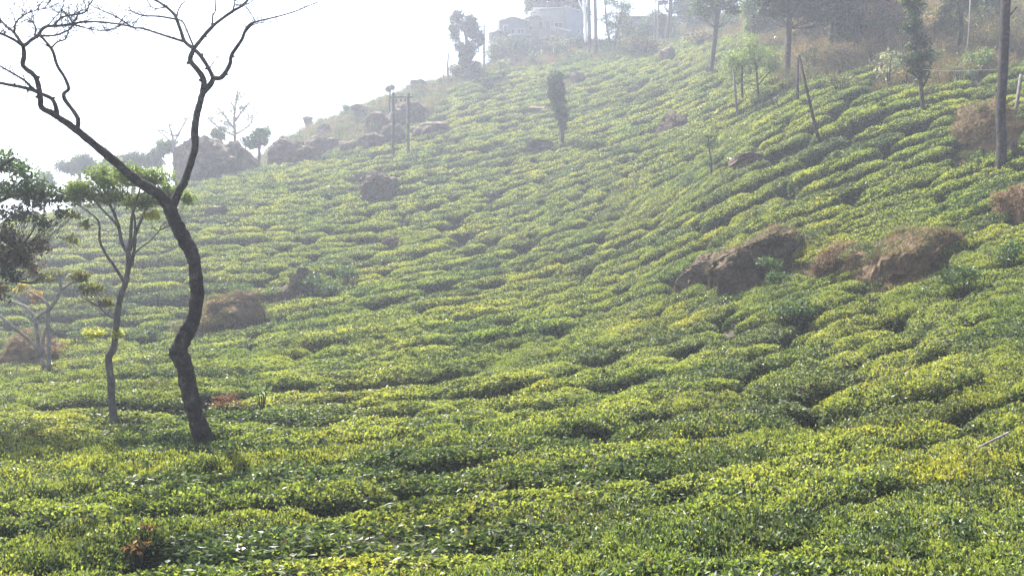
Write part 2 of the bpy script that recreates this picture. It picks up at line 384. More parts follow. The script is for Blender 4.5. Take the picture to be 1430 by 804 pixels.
# ------------------------------------------------------------------ tea bush variants
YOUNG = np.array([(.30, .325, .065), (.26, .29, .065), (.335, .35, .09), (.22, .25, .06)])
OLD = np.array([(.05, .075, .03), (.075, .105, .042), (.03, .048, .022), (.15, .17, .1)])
def bush_mesh(name, seed, nleaf, L, W, leaf, core_n=(20, 8), young=.8, fold=True, H=BH):
    rg = np.random.default_rng(seed); mb = MB(); so_ = seed * 3.17
    def surf(th, a, shrink=1.0):
        """point on the clipped dome: th around, a from top (0) to ground (pi/2)"""
        c, s_ = np.cos(th), np.sin(th)
        rr = (np.abs(c) ** 2.6 + np.abs(s_) ** 2.6) ** (-1 / 2.6)
        rr = rr * (1 + .10 * np.sin(2 * th + so_) + .08 * np.sin(3 * th + 2 * so_) + .05 * np.sin(5 * th + so_ * 1.7))
        rho = np.sin(a) ** .44; z = np.cos(a) ** .38
        x = rho * rr * c * L / 2; y = rho * rr * s_ * W / 2
        lump = (.10 * np.sin(x * 4.1 + so_) * np.cos(y * 4.9 + so_ * 2) + .09 * np.sin(x * 8.3 - so_) * np.sin(y * 9.1 + so_) + (.06 if leaf < .06 else .02) * np.sin(x * 15.3 - so_) * np.sin(y * 17.1 + so_)) * np.cos(a) ** .3
        return np.stack([x * shrink, y * shrink, (z * H * (1 + lump)) * shrink], -1)
    # inner dome of the bush, its dark colour standing in for shade between leaves
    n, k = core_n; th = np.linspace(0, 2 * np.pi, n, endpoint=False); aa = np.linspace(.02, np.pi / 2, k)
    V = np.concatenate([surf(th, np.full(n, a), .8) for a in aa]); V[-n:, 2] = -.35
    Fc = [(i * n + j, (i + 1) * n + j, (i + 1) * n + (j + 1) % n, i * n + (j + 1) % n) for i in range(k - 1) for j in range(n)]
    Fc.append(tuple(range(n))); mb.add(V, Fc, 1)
    # leaves: area-weighted over the dome
    m = nleaf * 3; th = rg.random(m) * 2 * np.pi; a = np.arccos(rg.random(m) ** .9) ; a = np.where(rg.random(m) < .5, np.arcsin(np.clip(rg.random(m), 0, 1) ** .85), a)
    P = surf(th, a); e = 1e-3
    T1 = surf(th + e, a) - P; T2 = surf(th, np.minimum(a + e, 1.569)) - surf(th, np.minimum(a + e, 1.569) - e)
    ar = np.linalg.norm(np.cross(T1, T2), axis=1); pdf = np.where(True, 1.0, 1); wgt = ar / np.median(ar)
    ok = rg.random(m) < np.clip(wgt * .6, 0.02, 1); P, a, th, T1, T2 = (v[ok][:nleaf] for v in (P, a, th, T1, T2))
    Nn = np.cross(T2, T1); Nn /= np.maximum(np.linalg.norm(Nn, axis=1), 1e-9)[:, None]; Nn *= np.sign((Nn * (P - np.array([0, 0, H * .2]))).sum(1))[:, None]
    n = len(P); depth = rg.random(n) ** 1.4 * max(leaf * 2.2, .11)
    P = P - Nn * depth[:, None]; tall_ = rg.random(n) < (.035 if leaf < .06 else .01); P[tall_] += Nn[tall_] * (leaf * rg.uniform(.5, 2.2, tall_.sum()))[:, None]
    out = Nn * rg.uniform(.25, 1.1, n)[:, None] + rg.normal(0, .55, (n, 3)); out[:, 2] += .15
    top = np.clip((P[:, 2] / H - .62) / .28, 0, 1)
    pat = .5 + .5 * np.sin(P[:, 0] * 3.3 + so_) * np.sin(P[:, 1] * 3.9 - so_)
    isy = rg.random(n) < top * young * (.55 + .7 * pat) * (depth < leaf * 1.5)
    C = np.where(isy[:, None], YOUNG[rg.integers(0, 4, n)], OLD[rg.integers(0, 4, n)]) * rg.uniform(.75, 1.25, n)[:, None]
    br = rg.random(n) < .006; C[br] = (.2, .13, .06)
    out[isy, 2] += .45
    U = Nn + rg.normal(0, .6, (n, 3))
    Ls = leaf * rg.uniform(.7, 1.3, n) * np.where(isy, .8, 1.25); P = P - out / np.linalg.norm(out, axis=1)[:, None] * Ls[:, None] * .4
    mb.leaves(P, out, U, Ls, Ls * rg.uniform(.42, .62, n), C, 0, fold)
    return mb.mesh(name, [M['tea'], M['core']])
LODS = []     # (max distance, meshes)
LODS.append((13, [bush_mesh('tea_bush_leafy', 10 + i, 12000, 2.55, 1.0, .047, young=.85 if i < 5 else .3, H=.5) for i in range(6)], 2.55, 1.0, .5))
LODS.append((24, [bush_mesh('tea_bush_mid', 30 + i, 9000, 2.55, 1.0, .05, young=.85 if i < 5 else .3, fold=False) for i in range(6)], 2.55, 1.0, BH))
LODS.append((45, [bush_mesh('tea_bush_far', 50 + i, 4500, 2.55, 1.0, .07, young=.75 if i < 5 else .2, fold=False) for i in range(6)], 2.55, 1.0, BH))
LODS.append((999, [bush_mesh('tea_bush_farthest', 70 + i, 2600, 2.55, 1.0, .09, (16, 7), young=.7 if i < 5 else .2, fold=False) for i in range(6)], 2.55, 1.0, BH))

lodof = lambda y: next(k for k, l in enumerate(LODS) if y <= l[0])
def bush_xform():
    n = len(BX); zx_, zy_ = grad(BX, BY, .8)
    an = bil(ang, BX, BY); fx_ = bil(FF, BX + .4, BY) - bil(FF, BX - .4, BY); fy_ = bil(FF, BX, BY + .4) - bil(FF, BX, BY - .4)
    gm = np.hypot(fx_, fy_) / .8; spc = 1 / np.maximum(gm, .2); an = np.arctan2(-fx_, fy_)
    g1 = bil(GG, BX + .4, BY) - bil(GG, BX - .4, BY); g2 = bil(GG, BX, BY + .4) - bil(GG, BX, BY - .4); ln = 1 / np.maximum(np.hypot(g1, g2) / .8, .1)
    out = []
    rg = np.random.default_rng(3); gap = BY / 60
    for i in range(n):
        t = Vector((math.cos(an[i]), math.sin(an[i]), 0)); t.z = zx_[i] * t.x + zy_[i] * t.y; t.normalize()
        nrm = Vector((-zx_[i] * .8, -zy_[i] * .8, 1)).normalized(); s2 = nrm.cross(t).normalized(); nrm = t.cross(s2)
        rz = Matrix((t, s2, nrm)).transposed() @ Matrix.Rotation(rg.normal(0, .07), 3, 'Z') @ Matrix.Rotation(math.pi * (rg.random() < .5), 3, 'Z')
        close = 1.0 - .18 * min(1, (BY[i] - 4) / 26)          # rows open up on the slope
        fl = math.sqrt(1 + min(1.0, zy_[i] ** 2))         # slope length against plan length
        sy = spc[i] / 1.0 * fl * close * rg.uniform(.9, 1.08); sx = ln[i] / 2.55 * rg.uniform(.88, 1.12) * (.86 if BY[i] < 14 else 1)
        sz = float(bhl(BY[i])) / LODS[lodof(BY[i])][4] * rg.uniform(.88, 1.1) * (1.22 if rg.random() < .04 else 1)
        out.append((rz, (sx, sy, sz)))
    return out
XF = bush_xform()
def fill_gaps():
    global BX, BY, BPX, BPY, XF
    cs = .25; x0, y0 = -74., 3.5; nx, ny = int(148 / cs), int(96 / cs); cov = np.zeros((ny, nx), bool)
    def paint(x, y, t, L, W):
        c, s_ = math.cos(t), math.sin(t); rr = max(L, W) / 2; i0, i1 = int((x - rr - x0) / cs), int((x + rr - x0) / cs) + 1; j0, j1 = int((y - rr - y0) / cs), int((y + rr - y0) / cs) + 1
        i0, j0 = max(i0, 0), max(j0, 0); xx, yy = np.meshgrid(x0 + np.arange(i0, min(i1, nx)) * cs - x, y0 + np.arange(j0, min(j1, ny)) * cs - y)
        if xx.size: cov[j0:j0 + xx.shape[0], i0:i0 + xx.shape[1]] |= (((xx * c + yy * s_) / (L / 2)) ** 2 + ((-xx * s_ + yy * c) / (W / 2)) ** 2) < 1
    for i in range(len(BX)):
        rz, s3 = XF[i]; t = math.atan2(rz[1][0], rz[0][0]); paint(BX[i], BY[i], t, s3[0] * 2.55, s3[1] * 1.0 * 1.0)
    XX, YY = np.meshgrid(x0 + np.arange(nx) * cs, y0 + np.arange(ny) * cs); pxx = 715 + F * XX / YY; pyy = 402 - F * canopy(XX, YY) / YY
    ok = (pxx > -320) & (pxx < 1750) & (YY < 96) & ~(inpoly(pxx, pyy, SCRUB) & (YY > 30)) & ~(inpoly(pxx, pyy, ROCKY) & (YY > 40))
    for a, b, c, d in BARE: ok &= ((pxx - a) / c) ** 2 + ((pyy - b) / d) ** 2 > 1
    from itertools import product
    free = (ok & ~cov).astype(float); free = gsm(gsm(free, 1.6, 0), 1.6, 1); js, is_ = np.where(free > np.where(YY < 8, .62, np.where(YY < 13, .72, np.where((YY < 25) & (pxx > 1250), .5, np.where(YY < 30, .76, .9))))); o = np.argsort(-free[js, is_]); add = []
    for k in o:
        j, i = js[k], is_[k]
        if cov[j, i]: continue
        x, y = XX[j, i], YY[j, i]; t = float(bil(ang, x, y)); W = float(bil(sp, x, y)); L = W * 1.9; paint(x, y, t, L * .9, W * .95); add.append((x, y, t, L, W))
    rg = np.random.default_rng(77); zx_, zy_ = grad(np.array([a[0] for a in add]), np.array([a[1] for a in add]), .8)
    for q, (x, y, t, L, W) in enumerate(add):
        tt = Vector((math.cos(t), math.sin(t), 0)); tt.z = zx_[q] * tt.x + zy_[q] * tt.y; tt.normalize()
        n_ = Vector((-zx_[q] * .8, -zy_[q] * .8, 1)).normalized(); s2 = n_.cross(tt).normalized(); n_ = tt.cross(s2)
        steep = math.sqrt(1 + min(2.5, zx_[q] ** 2 + zy_[q] ** 2))
        XF.append((Matrix((tt, s2, n_)).transposed(), (L / 2.55 * 1.05 * steep ** .5, W / 1.0 * .92 * steep, float(bhl(y)) / LODS[lodof(y)][4] * rg.uniform(.85, 1.05))))
    A_ = np.array([a[:2] for a in add]); BX = np.r_[BX, A_[:, 0]]; BY = np.r_[BY, A_[:, 1]]; BPX = 715 + F * BX / BY; BPY = 402 - F * canopy(BX, BY) / BY
    print('gap bushes', len(add))
fill_gaps()
def on_screen(i): return -60 < BPX[i] < 1490 and BPY[i] < 870
order = sorted([i for i in range(len(BX)) if on_screen(i)], key=lambda i: BY[i])
near = set(order[:300])
rgv = np.random.default_rng(11)
zb = ground(BX, BY)
LAND = [('the foot of the tall bare tree', 284, 614), ('the foot of the slim umbrella crowned tree', 157, 580), ('the rust brown withered shrub patch', 312, 560), ('the bright green fern clump', 366, 548),
 ('the pale dry stick at lower right', 1385, 618), ('the thin twig below the dry stick', 1340, 652), ('the withered rusty twigs at bottom left', 192, 762), ('the blunt front boulder', 1045, 405), ('the long shaggy brown mound', 1270, 408), ('the small reddish grass mound', 1164, 384)]
BL = {}
vsel = {i: int(rgv.integers(0, 6)) for i in order[:300]}
for nm, lx, ly in LAND:
    for rel, vx, vy in (('just left of', -1, 0), ('just right of', 1, 0), ('directly in front of', 0, 1), ('directly behind', 0, -1)):
        best = None
        for i in order[:300]:
            ux, uy = BPX[i] - lx, (BPY[i] - ly) * 2.2; d = math.hypot(ux, uy)
            if d < 12 or i in BL: continue
            if (ux * vx + uy * vy) / d > .8 and (best is None or d < best[0]): best = (d, i)
        if best and best[0] < 190: BL[best[1]] = 'clipped tea bush %s %s' % (rel, nm)
def bush_label(i):
    if i in BL: return BL[i], 'tea bushes of the near rows'
    x, y = BPX[i], BPY[i]
    h = ('far left', 'left', 'left of centre', 'right of centre', 'right', 'far right')[int(min(max(x // 239, 0), 5))]
    v = 'along the bottom edge' if y > 700 else ('low in the field' if y > 620 else ('in the near field' if y > 565 else 'across the middle ground'))
    look = 'dark green tea bush with few young shoots' if vsel[i] > 4 else 'clipped yellow green tea bush'
    return '%s %s, %s' % (look, v, h), '%s %s, %s' % ('dark tea bushes' if vsel[i] > 4 else 'tea bushes', v, h)
    h = 'left' if x < 400 else ('middle' if x < 950 else 'right')
    v = 'along the bottom edge' if y > 690 else ('in the near field' if y > 560 else 'in the farther rows of the near field')
    return 'clipped yellow green tea bush %s, %s part of the picture' % (v, h), 'tea bushes %s, %s part' % (v, h)
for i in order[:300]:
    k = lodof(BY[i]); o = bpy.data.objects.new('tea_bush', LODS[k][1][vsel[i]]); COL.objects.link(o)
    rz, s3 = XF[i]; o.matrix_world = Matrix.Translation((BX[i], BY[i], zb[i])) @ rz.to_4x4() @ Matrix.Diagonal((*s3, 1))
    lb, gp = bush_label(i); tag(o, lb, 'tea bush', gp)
# the others: one object that instances the variants on points
def scatter(name, pts, rots, scls, idx, sources, label, cat):
    col = bpy.data.collections.new(name + '_sources')
    for q, me in enumerate(sources):
        so_ = bpy.data.objects.new('%s_source_%02d' % (name, q), me); col.objects.link(so_)
    me = bpy.data.meshes.new(name); me.from_pydata([tuple(p) for p in pts], [], [])
    a = me.attributes.new('rot', 'FLOAT_VECTOR', 'POINT'); a.data.foreach_set('vector', np.array(rots).ravel())
    a = me.attributes.new('scl', 'FLOAT_VECTOR', 'POINT'); a.data.foreach_set('vector', np.array(scls).ravel())
    a = me.attributes.new('idx', 'INT', 'POINT'); a.data.foreach_set('value', np.array(idx, dtype=np.int32))
    o = bpy.data.objects.new(name, me); COL.objects.link(o)
    ng = bpy.data.node_groups.new(name, 'GeometryNodeTree')
    ng.interface.new_socket('Geometry', in_out='INPUT', socket_type='NodeSocketGeometry')
    ng.interface.new_socket('Geometry', in_out='OUTPUT', socket_type='NodeSocketGeometry')
    nd = ng.nodes; lk = ng.links.new
    gi = nd.new('NodeGroupInput'); go = nd.new('NodeGroupOutput')
    ci = nd.new('GeometryNodeCollectionInfo'); ci.inputs[0].default_value = col; ci.inputs['Separate Children'].default_value = True; ci.inputs['Reset Children'].default_value = True
    ip = nd.new('GeometryNodeInstanceOnPoints'); ip.inputs['Pick Instance'].default_value = True
    def att(nm, ty):
        x = nd.new('GeometryNodeInputNamedAttribute'); x.data_type = ty; x.inputs[0].default_value = nm
        return [q for q in x.outputs if q.enabled and q.name == 'Attribute'][0]
    e2r = nd.new('FunctionNodeEulerToRotation'); lk(att('rot', 'FLOAT_VECTOR'), e2r.inputs[0])
    lk(gi.outputs[0], ip.inputs['Points']); lk(ci.outputs[0], ip.inputs['Instance']); lk(e2r.outputs[0], ip.inputs['Rotation'])
    lk(att('scl', 'FLOAT_VECTOR'), ip.inputs['Scale']); lk(att('idx', 'INT'), ip.inputs['Instance Index']); lk(ip.outputs[0], go.inputs[0])
    md = o.modifiers.new('scatter', 'NODES'); md.node_group = ng
    return tag(o, label, cat, None, 'stuff')
rest = [i for i in range(len(BX)) if i not in near]
srcs = [m for l in LODS for m in l[1]]
scatter('tea_bush_rows', [(BX[i], BY[i], zb[i]) for i in rest], [tuple(XF[i][0].to_euler()) for i in rest], [XF[i][1] for i in rest],
        [lodof(BY[i]) * 6 + int(rgv.integers(0, 6)) for i in rest], srcs,
        'endless wavy rows of clipped tea bushes climbing the far hillside', 'tea bushes')
# ------------------------------------------------------------------ builders for trees, rocks, shrubs
def pl(pts, Y, drift=0.0):
    """traced limb: photograph points with widths -> real 3-D points at distance Y, drifting in depth along the limb"""
    n = len(pts); o = []; r = []
    for i, p in enumerate(pts):
        y = Y + drift * (i / max(n - 1, 1)) + (p[3] if len(p) > 3 else 0)
        o.append(P3(p[0], p[1], y)); r.append(max(p[2] / 2 / F * y * (1.15 if p[2] < 4 and y < 30 else 1), .0065))
    return o, r
def rnd_unit(rg, n):
    v = rg.normal(0, 1, (n, 3)); return v / np.linalg.norm(v, axis=1)[:, None]
GREEN = [(.06, .12, .03), (.09, .16, .035), (.05, .09, .03)]
DARK = [(.03, .055, .028), (.045, .075, .03), (.035, .05, .03)]
LIGHT = [(.17, .22, .07), (.22, .27, .09), (.12, .17, .06)]
BROWN = [(.19, .12, .07), (.25, .16, .09), (.12, .085, .055)]
OLIVE = [(.13, .13, .05), (.17, .16, .07), (.1, .11, .045)]
ORANGE = [(.5, .26, .03), (.55, .36, .05), (.4, .17, .03)]
YEL = [(.35, .34, .05), (.25, .3, .05), (.42, .4, .08)]
def foliage(mb, c, r, n, size, cols, rg, clumps=9, up=.5, aspect=.5, jit=.33):
    """many small leaves in clumps spread through an ellipsoid; returns the clump centres"""
    c = np.array(c, float); r = np.array(r, float)
    cc = rnd_unit(rg, clumps) * (rg.random(clumps) ** .45)[:, None] * .78
    k = rg.integers(0, clumps, n)
    q = cc[k] + rnd_unit(rg, n) * (rg.random(n) ** .4)[:, None] * jit * rg.uniform(.7, 1.25, clumps)[k][:, None]
    P = c + q * r
    out = rnd_unit(rg, n) + (q - cc[k]) * 1.2; out[:, 2] += rg.normal(-.1, .4, n)
    U = rnd_unit(rg, n) * .8 + np.array([0, 0, up])
    C = np.array(cols)[rg.integers(0, len(cols), n)] * rg.uniform(.7, 1.3, n)[:, None] * rg.uniform(.85, 1.2, clumps)[k][:, None]
    L = size * rg.uniform(.6, 1.35, n)
    mb.leaves(P, out, U, L, L * aspect * rg.uniform(.8, 1.2, n), C, 0, False)
    return c + cc * r
def twigs(mb, p, d, L, r, rg, depth, spread=.7, n=3):
    """small branching twigs grown from p towards d"""
    pts = [p]; dd = d.normalized()
    for i in range(3):
        dd = (dd + Vector(rg.normal(0, .22, 3))).normalized(); pts.append(pts[-1] + dd * L / 3)
    mb.tube(pts, [r, r * .85, r * .7, r * .5], 4, 0, 1, cap=False)
    if depth > 0:
        for k in range(n):
            q = pts[rg.integers(1, 4)]; nd = (dd + Vector(rg.normal(0, spread, 3))).normalized()
            twigs(mb, q, nd, L * rg.uniform(.5, .8), r * .6, rg, depth - 1, spread, n)
def tree(name, label, cat, bp, limbs, crowns=(), Y=None, bark='bark', cols=GREEN, leaf=.1, dens=1.0, seed=1, group=None, sink=True, drift=None, branches=True, bw=1.5, sides=8, up=.5, clump=12, jit=.4):
    rg = np.random.default_rng(seed); b, Yh = base(*bp)
    if Y is not None: b = Vector(((bp[0] - 715) / F * Y, Y, float(ground((bp[0] - 715) / F * Y, Y)))); Yh = Y
    root = empty(name, b, label, cat, group)
    for i, L in enumerate(limbs):
        mb = MB(); dr = (drift[i] if drift else 0); pts, rad = pl(L, Yh, dr)
        if i == 0 and sink: pts = [Vector((b.x, b.y, b.z - .15))] + pts; rad = [rad[0] * 1.25] + rad
        mb.tube(pts, rad, sides, 0, 3, .1 if sides > 6 else 0, cap=True); o = mb.build('trunk' if i == 0 else 'branch', M[bark], root, smooth=True)
    if crowns:
        mb = MB(); tb = MB(); top = [t for li, L in enumerate(limbs) for t in (lambda v: v[len(v) // (3 if li == 0 else 2):])(pl(L, Yh, drift[li] if drift else 0)[0])]
        for ci, cr in enumerate(crowns):
            px, py, rx, ry = cr[:4]; cc = cr[4] if len(cr) > 4 and cr[4] else cols; dY = cr[5] if len(cr) > 5 else 0
            y = Yh + dY; c = P3(px, py, y); rad = np.array((rx / F * y, (rx + ry) / 2 / F * y * (1.0 if rx < 2.2 * ry else .8), ry / F * y))
            n = int(dens * (1.7 if b.y > 40 and dens > .5 else 1) * min(5.5 * rad[0] * rad[2] * 4 / (leaf * leaf * .5), 22000)); cents = foliage(mb, c, rad, n, leaf, cc, rg, clump, up, .5, jit)
            if branches:
                for q in cents:
                    q = Vector(q)
                    if Yh < 22 and min((t - q).length for t in top) > 1.0: continue
                    near_ = min(top, key=lambda t: (t - q).length + max(0, t.z - q.z) * 2)
                    mid = near_.lerp(q, .5) + Vector((rg.normal(0, .1), rg.normal(0, .1), -.12 * (q - near_).length))
                    r0 = min(bw * .5, .9) / 2 / F * Yh; tb.tube([near_, mid, q], [r0, r0 * .7, r0 * .3], 5, 0, 3, cap=False)
        mb.build('crown', [M['leaf']], root)
        if tb.n: tag(tb.build('branches', M[bark], root, smooth=True), None, None, None, 'stuff')
    return root
def rock(px, py, w_, h_, label, seed=0, dY=0, lean=0, depth=.8, name='boulder', cat='boulder', m='rock', group=None, cuts=3, flat=0, Y=None):
    """a boulder: an icosphere cut by fracture planes and roughened; (px, py) is the centre, w_ h_ the size in photograph pixels"""
    rg = np.random.default_rng(seed + 100)
    if Y is None: Y = hit(px, py + h_ * .42) + dY
    c = P3(px, py, Y); sx, sz = w_ / 2 / F * Y, h_ / 2 / F * Y; sy = sx * depth
    bm = bmesh.new(); bmesh.ops.create_icosphere(bm, subdivisions=5, radius=1)
    planes = [(Vector(rg.normal(0, 1, 3)).normalized(), rg.uniform(.45, .85)) for _ in range(14)]
    if flat: planes.append((Vector((0, 0, 1)), flat))
    off = Vector(rg.uniform(-50, 50, 3))
    for v in bm.verts:
        p = v.co.copy()
        for n_, d_ in planes:
            t = p.dot(n_) - d_
            if t > 0: p -= n_ * t * .92
        p *= 1.12
        p += p.normalized() * (.22 * noise.noise(p * 1.3 + off) + .12 * noise.noise(p * 3.1 + off) + .09 * abs(noise.noise(p * 6 + off)) + .06 * noise.noise(p * 14 + off)+ .03 * noise.noise(p * 30 + off))
        x, y, z = p.x * sx, p.y * sy, p.z * sz
        if lean: x, z = x * math.cos(lean) + z * math.sin(lean) * sx / max(sz, .01) * .5, z * math.cos(lean) - x * math.sin(lean)
        v.co = (x, y, z) if z > -sz * .2 else (x * 1.05, y * 1.05, -sz * .2 + (z + sz * .2) * 2.6)
    me = bpy.data.meshes.new(name); bm.to_mesh(me); bm.free(); me.materials.append(M[m])
    for p in me.polygons: p.use_smooth = True
    o = bpy.data.objects.new(name, me); COL.objects.link(o); o.location = c + Vector((0, sy * .5, -sz * .12))
    if label: tag(o, label, cat, group)
    return o
def outline_rock(pts, label, seed, name='boulder', cat='boulder', m='rock', depth=.6, rough=1.0, Y=None, dY=0):
    """a solid rock whose front silhouette follows measured points, rounded in depth, cracked and roughened"""
    A_ = np.array(pts, float); cx, cy = (A_.min(0) + A_.max(0)) / 2; lo = A_[A_[:, 1].argmax()]
    Rp = A_[A_[:, 0].argmax()]; Lp = A_[A_[:, 0].argmin()]; k_ = 0
    if Y is None:
        Y = hit(cx, lo[1] - 2) + dY; c0 = P3(cx, cy, Y)
        YL, YR = hit(Lp[0] + 4, max(Lp[1], lo[1] - 14)), hit(Rp[0] - 6, Rp[1] + 16)
        k_ = max(-.9, min(1.6, (YR - YL) / max((Rp[0] - Lp[0]) * Y / F, .1))); Y = YL + k_ * (cx - Lp[0]) * Y / F
    ang_ = np.arctan2(-(A_[:, 1] - cy), A_[:, 0] - cx); rad_ = np.hypot(A_[:, 0] - cx, A_[:, 1] - cy); k = np.argsort(ang_); ang_, rad_ = ang_[k], rad_[k]
    ang_ = np.r_[ang_[-1] - 2 * np.pi, ang_, ang_[0] + 2 * np.pi]; rad_ = np.r_[rad_[-1], rad_, rad_[0]]
    sc = Y / F; bm = bmesh.new(); bmesh.ops.create_icosphere(bm, subdivisions=5, radius=1); off = Vector(np.random.default_rng(seed).uniform(-50, 50, 3)); dp = (A_[:, 0].max() - cx) * sc * depth
    rgp = np.random.default_rng(seed + 9); planes = [(Vector(rgp.normal(0, 1, 3)).normalized(), rgp.uniform(.5, .85)) for _ in range(16)]
    for v in bm.verts:
        d = v.co.copy(); h_ = math.hypot(d.x, d.z); t = math.atan2(d.z, d.x); R_ = float(np.interp(t, ang_, rad_)) * sc
        h2 = h_ ** .75 if h_ > 0 else 0; p = Vector((math.cos(t) * R_ * h2, d.y * dp, math.sin(t) * R_ * h2))
        s_ = max(R_, .3); w3 = Vector((p.x / s_, d.y, p.z / s_))
        for n_, d_ in planes:
            t_ = w3.dot(n_) - d_
            if t_ > 0: w3 -= n_ * t_ * .85
        p = Vector((w3.x * s_, w3.y * dp, w3.z * s_)) * 1.08; q_ = p / s_ + off
        n_ = .14 * noise.noise(q_ * 1.7) + .13 * (abs(noise.noise(q_ * 3.3)) - .25) + .08 * (abs(noise.noise(q_ * 7)) - .2) + .05 * noise.noise(q_ * 16) + .025 * noise.noise(q_ * 34)
        v.co = p + d * (n_ * s_ * rough * 1.1)
        if v.co.z < -(lo[1] - cy) * sc * .6: v.co.z -= .35
        c_ = P3(cx, cy, Y); v.co = (c_ + v.co) * ((Y + k_ * v.co.x) / Y) - c_
    me = bpy.data.meshes.new(name); bm.to_mesh(me); bm.free(); me.materials.append(M[m])
    for p in me.polygons: p.use_smooth = False
    o = bpy.data.objects.new(name, me); COL.objects.link(o); o.location = P3(cx, cy, Y) + Vector((0, dp * .85, 0)); tag(o, label, cat); return o
def blades(mb, P, D, L, W, cols, rg, droop=.5):
    """long narrow bending grass blades"""
    n = len(P); D = D / np.linalg.norm(D, axis=1)[:, None]; Sd = np.cross(D, rnd_unit(rg, n)); Sd /= np.linalg.norm(Sd, axis=1)[:, None]
    L = L[:, None]; q1 = P + D * L * .55; D2 = D.copy(); D2[:, 2] -= droop; D2 /= np.linalg.norm(D2, axis=1)[:, None]; q2 = q1 + D2 * L * .5
    V = np.stack([P - Sd * W, P + Sd * W, q1 + Sd * W * .8, q1 - Sd * W * .8, q2], 1).reshape(-1, 3); i = np.arange(n) * 5 + mb.n
    Fc = [tuple(f) for f in np.stack([i, i + 1, i + 2, i + 3], 1).tolist()] + [tuple(f) for f in np.stack([i + 3, i + 2, i + 4], 1).tolist()]
    mb.v.append(V); mb.n += len(V); mb.f.extend(Fc); mb.m.extend([0] * len(Fc))
    C = np.array(cols)[rg.integers(0, len(cols), n)] * rg.uniform(.7, 1.3, n)[:, None]; mb.c.append(np.repeat(C, 5, 0))
def shaggy(o, n, L, W, cols, seed, part='dry_grass', side=True, droop=1.2, green=0, mat_='dry', frac=1.0, updir=.3):
    """covers a mound with hanging dry grass growing from its faces"""
    rg = np.random.default_rng(seed); me = o.data; vs = np.array([v.co[:] for v in me.vertices]); ns = np.array([v.normal[:] for v in me.vertices])
    ok = np.where((ns[:, 2] > -.3) & (vs[:, 2] > vs[:, 2].min() * .45))[0]; k = rg.choice(ok, n)
    P = vs[k] + rg.normal(0, L * .18, (n, 3)); D = ns[k] + rg.normal(0, .5, (n, 3)); D[:, 2] += updir
    mb = MB(); blades(mb, P, D, L * rg.uniform(.5, 1.4, n), W, cols, rg, droop)
    q = bpy.data.objects.new(part, mb.mesh(part, [M[mat_]])); COL.objects.link(q); q.parent = o; q['kind'] = 'stuff'
    return q
def shrub(px, py, rx, ry, label, cols, seed, leaf=.09, dens=1.0, name='shrub', cat='shrub', Y=None, group=None, m='leaf', clump=10):
    rg = np.random.default_rng(seed)
    if Y is None: Y = hit(px, py + ry)
    x = (px - 715) / F * Y; b = Vector((x, Y, float(ground(x, Y)))); c = P3(px, py, Y)
    root = empty(name, b, label, cat, group); mb = MB(); rad = np.array((rx, (rx + ry) / 2, ry)) / F * Y
    n = int(dens * min(2.6 * rad[0] * rad[2] * 4 / (leaf * leaf * .5), 14000)); cents = foliage(mb, c, rad, n, leaf, cols, rg, clump, .5, .5, .4)
    mb.build('foliage', [M[m]], root); tb = MB(); r0 = max(.012, rad[0] * .03)
    for q in cents: q = Vector(q); tb.tube([b, b.lerp(q, .5) + Vector((0, 0, .1)), q], [r0, r0 * .7, r0 * .4], 5, 0, 2, cap=False)
    tb.build('stems', M['bark'], root); return root
def pole(name, label, cat, pts, r_px=None, m='polewood', arms=(), Y=None, sides=8, group=None):
    b, Yh = base(pts[0][0], pts[0][1])
    if Y: Yh = Y; b = Vector(((pts[0][0] - 715) / F * Y, Y, float(ground((pts[0][0] - 715) / F * Y, Y))))
    root = empty(name, b, label, cat, group); mb = MB(); q, r = pl(pts, Yh); q = [q[0] - (q[1] - q[0]).normalized() * 1.0] + q; r = [r[0]] + r
    mb.tube(q, r, sides, 0, 1); mb.build('shaft', M[m], root, smooth=True)
    for (px0, py0, px1, py1, t) in arms:
        mb = MB(); a, c = P3(px0, py0, Yh - .08), P3(px1, py1, Yh - .08); mb.tube([a, c], [t, t], 4, 0, 1); arm = mb.build('cross_arm', M[m], root)
        for s_ in (.08, .5, .92):
            mi = MB(); p = a.lerp(c, s_); mi.tube([p, p + Vector((0, 0, .1)), p + Vector((0, 0, .2))], [.03, .06, .03], 6, 0, 1)
            k = mi.build('insulator', M['white'], root)
    return root

